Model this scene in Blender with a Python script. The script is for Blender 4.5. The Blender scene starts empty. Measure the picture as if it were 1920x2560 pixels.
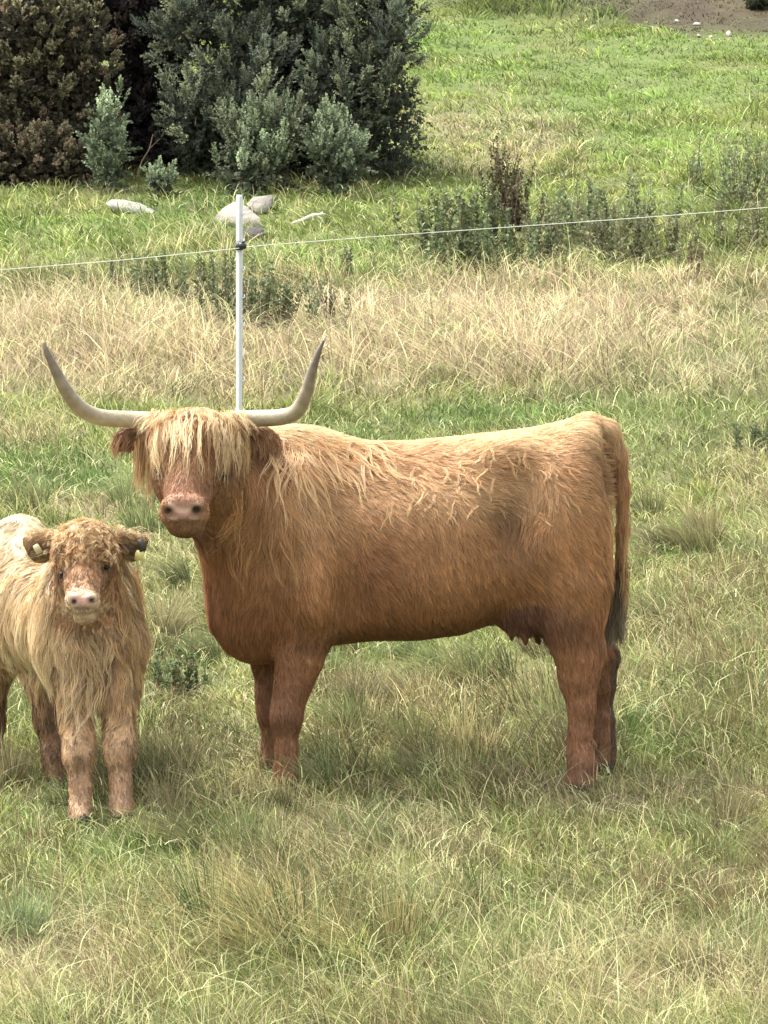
import bpy, math, numpy as np
from mathutils import Vector, Matrix
from mathutils.kdtree import KDTree

# ------------------------------------------------------------------ camera, light, exposure
F = 11360.0                       # focal length in photo pixels (photo 1920 x 2560)
PITCH = math.radians(3.468)       # looking slightly down
CAMZ = 1.92
SUN_EL, SUN_AZ = math.radians(62), math.radians(-62)   # azimuth measured from +Y (beyond the cow), negative = left

scene = bpy.context.scene
col = scene.collection
cam_d = bpy.data.cameras.new("camera")
cam = bpy.data.objects.new("camera", cam_d); col.objects.link(cam)
cam.location = (0, 0, CAMZ)
cam.rotation_euler = (math.pi / 2 - PITCH, 0, 0)
cam_d.sensor_fit = 'VERTICAL'; cam_d.sensor_height = 36.0
cam_d.lens = F / 2560 * 36.0
cam_d.clip_start = 0.5; cam_d.clip_end = 1000
scene.camera = cam

world = bpy.data.worlds.new("World"); scene.world = world
world.use_nodes = True
wn = world.node_tree; wn.nodes.clear()
sky = wn.nodes.new('ShaderNodeTexSky'); sky.sky_type = 'NISHITA'; sky.sun_disc = False
sky.sun_elevation = SUN_EL; sky.sun_rotation = SUN_AZ
sky.dust_density = 4.0
hs = wn.nodes.new('ShaderNodeHueSaturation'); hs.inputs['Saturation'].default_value = 0.15
bg = wn.nodes.new('ShaderNodeBackground'); bg.inputs['Strength'].default_value = 0.15
wo = wn.nodes.new('ShaderNodeOutputWorld')
wn.links.new(sky.outputs[0], hs.inputs['Color']); wn.links.new(hs.outputs[0], bg.inputs['Color'])
wn.links.new(bg.outputs[0], wo.inputs['Surface'])

sun_d = bpy.data.lights.new("sun", 'SUN'); sun_d.energy = 1.75; sun_d.angle = math.radians(20)
sun_d.color = (1.0, 0.95, 0.87)
sun = bpy.data.objects.new("sun", sun_d); col.objects.link(sun)
sdir = Vector((math.sin(SUN_AZ) * math.cos(SUN_EL), math.cos(SUN_AZ) * math.cos(SUN_EL), math.sin(SUN_EL)))
sun.rotation_euler = sdir.to_track_quat('Z', 'Y').to_euler()
sun.location = (-8, 20, 20)

scene.view_settings.view_transform = 'Standard'
scene.view_settings.look = 'None'
scene.view_settings.exposure = 1.95
scene.view_settings.gamma = 1.0
scene.render.engine = 'CYCLES'
scene.cycles.max_bounces = 6
scene.cycles.transparent_max_bounces = 4

rng = np.random.default_rng(11)
KD = 1920 / 1659.0                # reading scale: photo pixel = KD * (coordinates noted from the photo)
CP, SP = math.cos(PITCH), math.sin(PITCH)

def W(dx, dy, Y):
    """world point at depth Y for the noted photo coordinates"""
    u = (np.asarray(dx, float) * KD - 960) / F
    v = -(np.asarray(dy, float) * KD - 1280) / F
    Y = np.asarray(Y, float)
    diry = CP + v * SP
    dirz = -SP + v * CP
    k = Y / diry
    return np.stack(np.broadcast_arrays(u * k, Y, CAMZ + dirz * k), -1)

def PX(P):
    """noted photo coordinates of world points"""
    x, y, z = P[..., 0], P[..., 1], P[..., 2] - CAMZ
    d = y * CP - z * SP
    h = y * SP + z * CP
    return (960 + F * x / d) / KD, (1280 - F * h / d) / KD

# ------------------------------------------------------------------ noise and terrain
def _h(ix, iy, iz, seed):
    n = (ix.astype(np.int64) * 73856093) ^ (iy.astype(np.int64) * 19349663) ^ (iz.astype(np.int64) * 83492791) ^ (seed * 2654435761)
    n = (n ^ (n >> 13)) & 0xffffffff
    n = (n * 1274126177) & 0xffffffff
    n = n ^ (n >> 16)
    return (n & 0xffffff) / float(0xffffff)

def vnoise(P, s, seed=0):
    Q = P * s
    i = np.floor(Q).astype(np.int64); f = Q - i; f = f * f * (3 - 2 * f)
    r = 0
    for a in (0, 1):
        for b in (0, 1):
            for c in (0, 1):
                w = (f[..., 0] if a else 1 - f[..., 0]) * (f[..., 1] if b else 1 - f[..., 1]) * (f[..., 2] if c else 1 - f[..., 2])
                r = r + w * _h(i[..., 0] + a, i[..., 1] + b, i[..., 2] + c, seed)
    return r * 2 - 1

def fbm(P, s, seed=0, o=3):
    r = 0; a = 1; t = 0
    for k in range(o):
        r = r + a * vnoise(P, s * 2 ** k, seed + k * 7); t += a; a *= 0.5
    return r / t

def lobe(dx, dy, cx, cy, rx, ry):
    return np.exp(-((dx - cx) / rx) ** 2 - ((dy - cy) / ry) ** 2)

SL = 0.125
def zg(x, y):
    x = np.asarray(x, float); y = np.asarray(y, float)
    z = SL * (y - 16)
    z = np.where(y < 11, SL * (11 - 16) - 0.02 * (11 - y), z)
    P = np.stack(np.broadcast_arrays(x, y * 0.7, 0 * y + 3.3), -1)
    m = np.clip((np.abs(y - 15.8) - 0.9) / 1.5, 0, 1)
    z = z + m * (0.055 * vnoise(P, 0.6, 4) + 0.022 * vnoise(P, 1.9, 5))
    z = z + 0.25 * np.exp(-((y - 51.5) / 1.6) ** 2) * np.clip((x - 1.2) / 2.0, 0, 1)    # soil bank at the top of the field
    return z

def ground_at(dx, dy):
    """point on the ground that the photo shows at dx, dy"""
    ys = np.linspace(11, 60, 1500)
    P = W(dx, dy, ys)
    g = zg(P[:, 0], P[:, 1])
    k = int(np.argmax(P[:, 2] < g)) if np.any(P[:, 2] < g) else -1
    # ray goes down relative to a rising slope: first crossing
    return Vector((P[k, 0], P[k, 1], g[k]))

# ------------------------------------------------------------------ object helpers
def new_mesh(name, V, Fq, mat=None, parent=None, C=None, smooth=True):
    me = bpy.data.meshes.new(name)
    V = np.asarray(V, np.float32); Fq = np.asarray(Fq, np.int32)
    n, m = Fq.shape
    me.vertices.add(len(V)); me.vertices.foreach_set('co', V.ravel())
    me.loops.add(n * m); me.loops.foreach_set('vertex_index', Fq.ravel())
    me.polygons.add(n)
    me.polygons.foreach_set('loop_start', np.arange(0, n * m, m, dtype=np.int32))
    if smooth: me.polygons.foreach_set('use_smooth', np.ones(n, bool))
    if C is not None:
        a = me.color_attributes.new('col', 'FLOAT_COLOR', 'POINT')
        c4 = np.ones((len(V), 4), np.float32); c4[:, :3] = C
        a.data.foreach_set('color', c4.ravel())
    me.update(calc_edges=True); me.validate()
    if mat: me.materials.append(mat)
    o = bpy.data.objects.new(name, me); col.objects.link(o)
    if parent is not None:
        o.parent = parent
        o.matrix_parent_inverse = Matrix.Translation(-Vector(parent.location))
    return o

def thing(name, label, cat, loc, group=None):
    o = bpy.data.objects.new(name, None); col.objects.link(o)
    o.location = tuple(float(q) for q in loc); o.empty_display_size = 0.2
    return tag(o, label, cat, group)

def tag(o, label, cat, group=None):
    o['label'] = label; o['category'] = cat
    if group: o['group'] = group
    return o

def join_parts(parts):
    V = []; Q = []; C = []; k = 0
    for v, q, c in parts:
        V.append(v); Q.append(np.asarray(q) + k); C.append(np.broadcast_to(c, (len(v), 3))); k += len(v)
    return np.concatenate(V), np.concatenate(Q), np.concatenate(C)

def norm(a):
    return a / (np.linalg.norm(a, axis=-1, keepdims=True) + 1e-9)

def ribbons(P, Wd, side, C0, C1=None):
    """P (N,K,3) centre lines, Wd (N,K) half widths, side (N,3) or (N,K,3)"""
    N, K, _ = P.shape
    if side.ndim == 2: side = side[:, None, :]
    off = side * Wd[..., None]
    V = np.stack([P - off, P + off], 2).reshape(-1, 3)
    base = (np.arange(N) * 2 * K)[:, None] + (np.arange(K - 1) * 2)[None, :]
    Q = np.stack([base, base + 1, base + 3, base + 2], -1).reshape(-1, 4)
    if C1 is None: C1 = C0
    t = np.linspace(0, 1, K)[None, :, None]
    C = C0[:, None, :] * (1 - t) + C1[:, None, :] * t
    C = np.repeat(C[:, :, None, :], 2, 2).reshape(-1, 3)
    return V, Q, C

def tube(pts, rad, n=10, sub=6, c=(1, 1, 1), cap=True):
    """smooth tube through pts with radii; returns V,Q,C"""
    pts = np.asarray(pts, float); rad = np.asarray(rad, float)
    if sub > 1 and len(pts) > 2:
        P = np.vstack([2 * pts[0] - pts[1], pts, 2 * pts[-1] - pts[-2]])
        out = []; ro = []
        for i in range(1, len(P) - 2):
            for t in np.linspace(0, 1, sub, endpoint=False):
                a, b, cc, d = P[i - 1], P[i], P[i + 1], P[i + 2]
                out.append(0.5 * (2 * b + (cc - a) * t + (2 * a - 5 * b + 4 * cc - d) * t * t + (3 * b - a - 3 * cc + d) * t ** 3))
                ro.append(rad[i - 1] * (1 - t) + rad[i] * t)
        out.append(pts[-1]); ro.append(rad[-1]); pts = np.array(out); rad = np.array(ro)
    T = norm(np.gradient(pts, axis=0))
    up = np.array([0.13, 0.31, 0.94]); 
    if abs(T[0] @ up) > 0.85: up = np.array([0.94, 0.3, 0.1])
    A = norm(np.cross(T, up)); B = np.cross(T, A)
    th = np.linspace(0, 2 * np.pi, n, endpoint=False)
    V = pts[:, None, :] + rad[:, None, None] * (np.cos(th)[None, :, None] * A[:, None, :] + np.sin(th)[None, :, None] * B[:, None, :])
    K = len(pts); V = V.reshape(-1, 3)
    i = np.arange(K - 1)[:, None] * n; j = np.arange(n)[None, :]
    Q = np.stack([i + j, i + (j + 1) % n, i + n + (j + 1) % n, i + n + j], -1).reshape(-1, 4)
    if cap:
        m = len(V); V = np.vstack([V, pts[0], pts[-1]])
        j = np.arange(0, n, 2)
        Q = np.vstack([Q, np.stack([0 * j + m, (j + 2) % n, j + 1, j], -1), np.stack([0 * j + m + 1, (K - 1) * n + j, (K - 1) * n + j + 1, (K - 1) * n + (j + 2) % n], -1)])
    return V, Q, np.broadcast_to(np.asarray(c, float), (len(V), 3))

# ------------------------------------------------------------------ materials
def mat_attr(name, rough=0.7, transl=0.0, spec=0.3, sheen=0.0, bump=0.0, bscale=60, var=0.0, vscale=40):
    m = bpy.data.materials.new(name); m.use_nodes = True
    nt = m.node_tree; N = nt.nodes; Lk = nt.links; N.clear()
    at = N.new('ShaderNodeAttribute'); at.attribute_name = 'col'
    pr = N.new('ShaderNodeBsdfPrincipled'); out = N.new('ShaderNodeOutputMaterial')
    pr.inputs['Roughness'].default_value = rough
    pr.inputs['Specular IOR Level'].default_value = spec
    if sheen:
        pr.inputs['Sheen Weight'].default_value = sheen; pr.inputs['Sheen Roughness'].default_value = 0.5
    csrc = at.outputs['Color']
    tc = N.new('ShaderNodeTexCoord')
    if var:
        nz = N.new('ShaderNodeTexNoise'); nz.inputs['Scale'].default_value = vscale; nz.inputs['Detail'].default_value = 5
        mr = N.new('ShaderNodeMapRange'); mr.inputs['To Min'].default_value = 1 - var; mr.inputs['To Max'].default_value = 1 + var
        mx = N.new('ShaderNodeVectorMath'); mx.operation = 'SCALE'
        Lk.new(tc.outputs['Object'], nz.inputs['Vector']); Lk.new(nz.outputs['Fac'], mr.inputs['Value'])
        Lk.new(csrc, mx.inputs[0]); Lk.new(mr.outputs[0], mx.inputs['Scale']); csrc = mx.outputs[0]
    Lk.new(csrc, pr.inputs['Base Color'])
    if bump:
        nb = N.new('ShaderNodeTexNoise'); nb.inputs['Scale'].default_value = bscale; nb.inputs['Detail'].default_value = 6
        bp = N.new('ShaderNodeBump'); bp.inputs['Strength'].default_value = bump; bp.inputs['Distance'].default_value = 0.01
        Lk.new(tc.outputs['Object'], nb.inputs['Vector']); Lk.new(nb.outputs['Fac'], bp.inputs['Height']); Lk.new(bp.outputs[0], pr.inputs['Normal'])
    if transl:
        tr = N.new('ShaderNodeBsdfTranslucent'); mix = N.new('ShaderNodeMixShader'); mix.inputs[0].default_value = transl
        Lk.new(csrc, tr.inputs['Color']); Lk.new(pr.outputs[0], mix.inputs[1]); Lk.new(tr.outputs[0], mix.inputs[2])
        Lk.new(mix.outputs[0], out.inputs['Surface'])
    else:
        Lk.new(pr.outputs[0], out.inputs['Surface'])
    return m

M_fur = mat_attr('fur', 0.55, 0.28, 0.35)
M_skin = mat_attr('hide', 0.62, 0, 0.35, bump=0.5, bscale=90, var=0.12)
M_grass = mat_attr('grass_blades', 0.6, 0.35, 0.25)
M_leaf = mat_attr('leaves', 0.6, 0.25, 0.25)
M_ground = mat_attr('soil_and_turf', 0.95, 0, 0.1, bump=1.0, bscale=25, var=0.35, vscale=18)
M_stone = mat_attr('stone', 0.95, 0, 0.15, bump=1.0, bscale=30, var=0.55, vscale=22)
M_bark = mat_attr('bark', 0.9, 0, 0.2, bump=0.8, bscale=40, var=0.25)
M_horn = mat_attr('horn', 0.42, 0, 0.5, bump=0.3, bscale=50, var=0.22, vscale=30)
M_plastic = mat_attr('plastic', 0.45, 0, 0.5, bump=0.1, bscale=40, var=0.1, vscale=20)
M_eye = mat_attr('eye', 0.28, 0, 0.35)

# ------------------------------------------------------------------ ground colour (what grows where)
PATCH = [  # x, y, rx, ry in noted photo coordinates of the ground; kind; weight
    (1000, 740, 520, 90, 'straw', .9), (350, 790, 420, 90, 'straw', .75), (1500, 640, 260, 60, 'straw', .7),
    (1120, 690, 420, 90, 'straw', .5), (1500, 900, 250, 160, 'mute', .35), (1620, 680, 110, 60, 'green', .7),
    (120, 1030, 200, 55, 'green', .9), (1080, 905, 260, 34, 'green', 1.0), (750, 945, 160, 40, 'green', .5),
    (1500, 905, 220, 60, 'green', .3), (60, 930, 140, 40, 'straw', .4),
    (1300, 190, 420, 80, 'lime', .9), (1000, 90, 160, 60, 'lime', .8), (1500, 100, 260, 50, 'lime', .7),
    (1080, 280, 160, 110, 'straw', .45), (1180, 340, 120, 50, 'straw', .4), (1480, 330, 300, 60, 'lime', .4),
    (1560, 34, 210, 42, 'soil', 5.0), (1420, 10, 150, 26, 'soil', 4.0), (1620, 14, 120, 30, 'brown', 2.5), (1200, 18, 260, 26, 'dark', 1.3), (1330, 50, 160, 16, 'dark', .7),
    (1640, 60, 50, 40, 'dark', .6), (860, 370, 120, 40, 'dark', .5), (420, 440, 200, 40, 'green', .8),
    (100, 520, 260, 60, 'lime', .45), (450, 500, 260, 30, 'green', .3), (700, 560, 200, 60, 'lime', .4),
    (200, 620, 260, 40, 'dark', .35), (550, 640, 180, 60, 'dark', .45), (1050, 540, 260, 50, 'dark', .45),
    (1350, 520, 200, 60, 'dark', .3), (1600, 480, 100, 80, 'dark', .5), (1000, 420, 160, 40, 'lime', .3),
    (1500, 430, 160, 40, 'lime', .3),
    (200, 1100, 160, 30, 'straw', .6), (330, 1210, 60, 80, 'straw', .2), (360, 1470, 60, 90, 'dark', .8),
    (420, 1620, 110, 90, 'dark', .75), (950, 1520, 260, 80, 'brown', .35), (1050, 1640, 120, 50, 'green', .55),
    (1400, 1600, 90, 50, 'green', .8), (1560, 1330, 160, 130, 'brown', .4), (1450, 1180, 200, 50, 'lime', .4),
    (1560, 1560, 150, 120, 'dark', .35), (760, 1640, 120, 60, 'brown', .3),
    (230, 1850, 200, 60, 'green', .7), (130, 1760, 140, 50, 'green', .6), (620, 1990, 190, 100, 'dark', .7),
    (1400, 1740, 300, 60, 'straw', .5), (800, 1820, 260, 60, 'straw', .35), (160, 2120, 260, 100, 'straw', .6),
    (1050, 1980, 160, 80, 'lime', .6), (1230, 2080, 160, 60, 'green', .4), (1540, 1960, 160, 80, 'brown', .35),
    (900, 2120, 200, 60, 'lime', .3), (1350, 2150, 300, 60, 'straw', .4), (60, 1960, 60, 90, 'green', .4),
    (600, 2160, 140, 50, 'lime', .4), (1630, 1080, 90, 140, 'straw', .25), (1560, 780, 180, 60, 'green', .3),
]
KCOL = dict(straw=(.57, .44, .305), green=(.115, .205, .055), lime=(.22, .335, .085), dark=(.095, .11, .045), brown=(.26, .20, .115), mute=(.29, .29, .16), base=(.29, .315, .09), soil=(.13, .095, .07))
def ground_mix(P):
    dx, dy = PX(P)
    w = {k: 0.0 for k in KCOL}
    s = np.interp(dy, [0, 300, 520, 600, 680, 830, 890, 1000, 1200, 1500, 1700, 1900, 2212], [.12, .16, .2, .45, 1.5, 1.3, .35, .33, .40, .36, .38, .38, .5])
    Q = P * np.array([1.6, .8, 1.6])
    s = s + 0.35 * fbm(Q, 1.3, 21)
    w['straw'] = np.clip(s, 0, 2)
    w['base'] = 1.1 - 0.8 * np.clip(s, 0, 1.2)
    w['green'] = np.clip(0.14 + .8 * fbm(Q, 1.8, 31), 0, 1) * 1.0
    w['lime'] = np.clip(0.22 + .5 * fbm(Q, 1.1, 41), 0, 1) * 0.9 + np.where(dy < 600, .15, 0)
    w['brown'] = np.clip(-0.05 + .9 * fbm(Q, 1.7, 51), 0, 1) * np.where(dy > 1050, .9, .25)
    w['soil'] = 0.0
    w['dark'] = np.clip(-0.05 + 1.0 * fbm(Q, 2.3, 61), 0, 1) * .9
    warp = fbm(Q, 1.6, 71)
    for (cx, cy, rx, ry, k, a) in PATCH:
        e = ((dx - cx) / rx) ** 2 + ((dy - cy) / ry) ** 2
        e = e + 0.8 * warp
        w[k] = w[k] + 2.4 * a * np.clip(1.15 - e, 0, 1)
    return w

def ground_color(P, pick=None, r=None):
    w = ground_mix(P); ks = list(KCOL)
    A = np.stack([w[k] * np.ones(P.shape[:-1]) for k in ks], -1)
    A = A / A.sum(-1, keepdims=True)
    T = np.array([KCOL[k] for k in ks])
    mean = A @ T
    if pick is None: return mean, A, ks
    cs = np.cumsum(A, -1); idx = np.minimum((r[..., None] > cs).sum(-1), len(ks) - 1)
    return mean * (1 - pick) + T[idx] * pick, A, ks

def build_ground():
    ys = np.concatenate([np.linspace(-6, 11.5, 20), np.linspace(11.7, 28, 200), np.linspace(28.15, 60, 180), np.linspace(62, 400, 30)])
    xs = np.concatenate([np.linspace(-150, -9, 14), np.linspace(-8.6, 8.6, 190), np.linspace(9, 150, 14)])
    X, Y = np.meshgrid(xs, ys)
    Z = zg(X, Y)
    P = np.stack([X, Y, Z], -1).reshape(-1, 3)
    C, _, _ = ground_color(P)
    C = C * 0.33 * (1 + 0.3 * vnoise(P, 9, 3))[:, None]
    ny, nx = X.shape
    i = np.arange(ny - 1)[:, None] * nx; j = np.arange(nx - 1)[None, :]
    Q = np.stack([i + j, i + j + 1, i + nx + j + 1, i + nx + j], -1).reshape(-1, 4)
    o = new_mesh('ground', P, Q, M_ground, C=C); o['kind'] = 'structure'
build_ground()

# ------------------------------------------------------------------ grass
def ray_y_for(u):      # u = uniform in the picture's height
    return 16.0 / (1 - u)

def blades(root, h, lean, w, C0, C1, K=4, curl=0.5, side=None):
    N = len(root)
    t = np.linspace(0, 1, K)
    L = norm(lean) 
    m = np.linalg.norm(lean, axis=1)[:, None, None]
    tt = t[None, :, None]
    P = root[:, None, :] + np.array([0, 0, 1.0])[None, None, :] * (h[:, None, None] * (tt - 0.35 * np.clip(m, 0, 1.2) * tt ** 2)) \
        + L[:, None, :] * (h[:, None, None] * m * ((1 - curl) * tt + curl * tt ** 2))
    if side is None:
        a = rng.normal(0, 0.6, N)
        side = np.stack([np.cos(a), np.sin(a), 0 * a], -1)
    Wd = w[:, None] * (1 - 0.93 * t[None, :] ** 1.6)
    return ribbons(P, Wd, side, C0, C1)

def grass_height(P, dy):
    h = np.interp(dy, [0, 80, 350, 450, 600, 680, 820, 880, 1000, 1200, 1500, 1700, 1800, 2212], [.12, .10, .10, .12, .14, .2, .2, .12, .09, .10, .13, .14, .12, .16])
    n = fbm(P * np.array([1, .6, 1]), 1.7, 81)
    return h * np.clip(1 + 1.1 * n, .35, 2.3)

def build_grass():
    parts = []
    N = 430000
    u = rng.uniform(-0.36, 0.715, N)
    y = ray_y_for(u)
    half = 0.0845 * y * 1.12 + 0.5
    x = rng.uniform(-1, 1, N) * half
    # tuft the roots together
    M = 26000
    ty = ray_y_for(rng.uniform(-0.36, 0.715, M)); tx = rng.uniform(-1, 1, M) * (0.0845 * ty * 1.12 + 0.5)
    tid = rng.integers(0, M, N); tt_ = rng.uniform(0, 1, (M, 4)); tl_ = rng.normal(0, 1, (M, 2))
    k = rng.uniform(0, 1, N) < .72
    tuft = np.where(k, tt_[tid, 0], .45)
    rx = rng.normal(0, .026, N) * ty[tid] / 16; ry = rng.normal(0, .045, N) * ty[tid] / 16
    x = np.where(k, tx[tid] + rx, x); y = np.where(k, ty[tid] + ry, y)
    z = zg(x, y); P = np.stack([x, y, z - 0.005], -1)
    dx, dy = PX(P)
    pick = np.where(k & (rng.uniform(0, 1, N) < .75), tt_[tid, 1], rng.uniform(0, 1, N))
    C, A, ks = ground_color(P, 0.6, pick)
    h = grass_height(P, dy) * (1 - .45 * lobe(dx, dy, 610, 1720, 80, 60) - .4 * lobe(dx, dy, 1260, 1690, 90, 50)) * np.where((dy < 45) & (dx > 1000) & (dx < 1380), 2.2, 1) * (1 - .6 * np.clip(A[:, ks.index('soil')] * 2, 0, 1)) * rng.uniform(.4, 1.15, N) * np.where(k, .6 + .8 * tt_[tid, 2], .7)
    h *= 1 - 0.5 * np.clip(A[:, ks.index('green')] + .8 * A[:, ks.index('lime')], 0, .9)
    wind = -0.35 + 0.7 * fbm(P, 0.9, 91)
    kk = np.where(k, 1.0, 0.3)
    lean = np.stack([wind + kk * tl_[tid, 0] * .5 + np.clip(rx * 12, -.6, .6) + rng.normal(0, .3, N), -.1 + kk * tl_[tid, 1] * .35 + rng.normal(0, .3, N), 0 * x], -1)
    w = rng.uniform(.0012, .0028, N) * (y / 16) ** np.where(y > 26, 1.15, 0.85)
    v = np.exp(rng.normal(0, .24, N)) * np.exp(1.5 * (tuft - .52))
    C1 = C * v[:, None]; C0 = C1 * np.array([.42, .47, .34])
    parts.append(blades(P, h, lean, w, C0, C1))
    # long pale stalks
    N = 12000
    u = rng.uniform(-0.36, 0.55, N); y = ray_y_for(u); x = rng.uniform(-1, 1, N) * (0.0845 * y * 1.12 + .4)
    P = np.stack([x, y, zg(x, y)], -1); dx, dy = PX(P)
    C, A, ks = ground_color(P)
    keep = rng.uniform(0, 1, N) < (0.25 + A[:, ks.index('straw')] * 1.3) * np.where((dy > 870) & (dy < 1080), .25, 1)
    P = P[keep]; dy = dy[keep]; N = len(P)
    h = grass_height(P, dy) * rng.uniform(.8, 1.9, N)
    lean = np.stack([rng.normal(-.3, .9, N), rng.normal(-.1, .5, N), 0 * h], -1)
    cc = np.array([.66, .56, .33]) * np.exp(rng.normal(0, .25, (N, 1)))
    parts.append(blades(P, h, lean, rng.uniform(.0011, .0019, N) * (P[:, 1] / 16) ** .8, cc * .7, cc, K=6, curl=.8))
    # rough tussocks standing above the turf
    M = 330
    ty = ray_y_for(rng.uniform(-0.36, 0.42, M)); tx = rng.uniform(-1, 1, M) * (0.0845 * ty * 1.12 + .4)
    Pc = np.stack([tx, ty, zg(tx, ty)], -1); cx_, cy_ = PX(Pc)
    ok = ~(((cy_ > 600) & (cy_ < 1060)) | (lobe(cx_, cy_, 170, 1800, 160, 60) > .3) | (lobe(cx_, cy_, 1255, 1740, 110, 60) > .4) | (lobe(cx_, cy_, 610, 1780, 110, 60) > .4))
    Pc = Pc[ok]; cy_ = cy_[ok]; M = len(Pc); nb = rng.integers(70, 190, M); tid = np.repeat(np.arange(M), nb); N = len(tid)
    tr = rng.uniform(.03, .11, M)[tid] * np.where(cy_ < 1000, 1.6, 1.0)[tid]; a = rng.uniform(0, 6.28, N); rr = np.sqrt(rng.uniform(0, 1, N))
    x = Pc[tid, 0] + tr * rr * np.cos(a); y = Pc[tid, 1] + tr * rr * np.sin(a) * 1.4; P = np.stack([x, y, zg(x, y) - .005], -1)
    th = rng.uniform(.12, .27, M)[tid] * rng.uniform(.45, 1.1, N)
    tl_ = rng.normal(-.25, .35, (M, 2))[tid]
    lean = np.stack([tl_[:, 0] + .5 * rr * np.cos(a) + rng.normal(0, .2, N), tl_[:, 1] * .5 + .4 * rr * np.sin(a), 0 * x], -1)
    tones = np.array([[.13, .15, .06], [.24, .24, .10], [.36, .30, .16], [.20, .26, .10], [.22, .17, .10]])
    base_t = tones[rng.integers(0, 5, M)][tid]; mx_ = tones[rng.integers(0, 5, N)]; cc = (base_t * .65 + mx_ * .35) * np.exp(rng.normal(0, .3, (N, 1)))
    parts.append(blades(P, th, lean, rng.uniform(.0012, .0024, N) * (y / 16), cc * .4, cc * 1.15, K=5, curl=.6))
    # short bright bent wisps
    N = 26000
    u = rng.uniform(-0.36, 0.6, N); y = ray_y_for(u); x = rng.uniform(-1, 1, N) * (0.0845 * y * 1.12 + .4)
    P = np.stack([x, y, zg(x, y)], -1); dx, dy = PX(P); hh = grass_height(P, dy)
    P[:, 2] += hh * rng.uniform(.15, .8, N)
    h = hh * rng.uniform(.25, .7, N)
    lean = np.stack([rng.normal(0, 1.3, N), rng.normal(-.2, .6, N), 0 * h], -1)
    cc = (np.array([.62, .58, .33]) * (rng.uniform(0, 1, (N, 1)) < .6) + np.array([.40, .47, .20])) * .62 * np.exp(rng.normal(0, .2, (N, 1)))
    parts.append(blades(P, h, lean, rng.uniform(.0012, .0022, N) * (P[:, 1] / 16) ** .9, cc * .85, cc, K=4, curl=.9))
    # dull seed heads and rush stems in the darker, rougher areas
    N = 26000
    u = rng.uniform(-0.36, 0.45, N); y = ray_y_for(u); x = rng.uniform(-1, 1, N) * (0.0845 * y * 1.12 + .4)
    P = np.stack([x, y, zg(x, y)], -1); dx, dy = PX(P)
    C, A, ks = ground_color(P)
    keep = rng.uniform(0, 1, N) < np.clip((A[:, ks.index('brown')] + A[:, ks.index('dark')]) * 2.2, 0, 1)
    P = P[keep]; N = len(P); dy = dy[keep]
    h = grass_height(P, dy) * rng.uniform(1.0, 1.9, N)
    lean = np.stack([rng.normal(-.15, .35, N), rng.normal(0, .3, N), 0 * h], -1)
    cc = np.array([.17, .12, .06]) * np.exp(rng.normal(0, .35, (N, 1)))
    parts.append(blades(P, h, lean, rng.uniform(.001, .002, N) * (P[:, 1] / 16) ** .8, cc * .8, cc, K=4, curl=.5))
    V, Q, C = join_parts(parts)
    o = new_mesh('grass', V, Q, M_grass, C=C); o['kind'] = 'stuff'
    tag(o, 'rough pasture grass, green and straw coloured, covering the whole slope', 'grass')
build_grass()

# ------------------------------------------------------------------ implicit animals
def smin(a, b, k):
    h = np.maximum(k - np.abs(a - b), 0) / k
    return np.minimum(a, b) - h * h * k * 0.25

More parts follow.
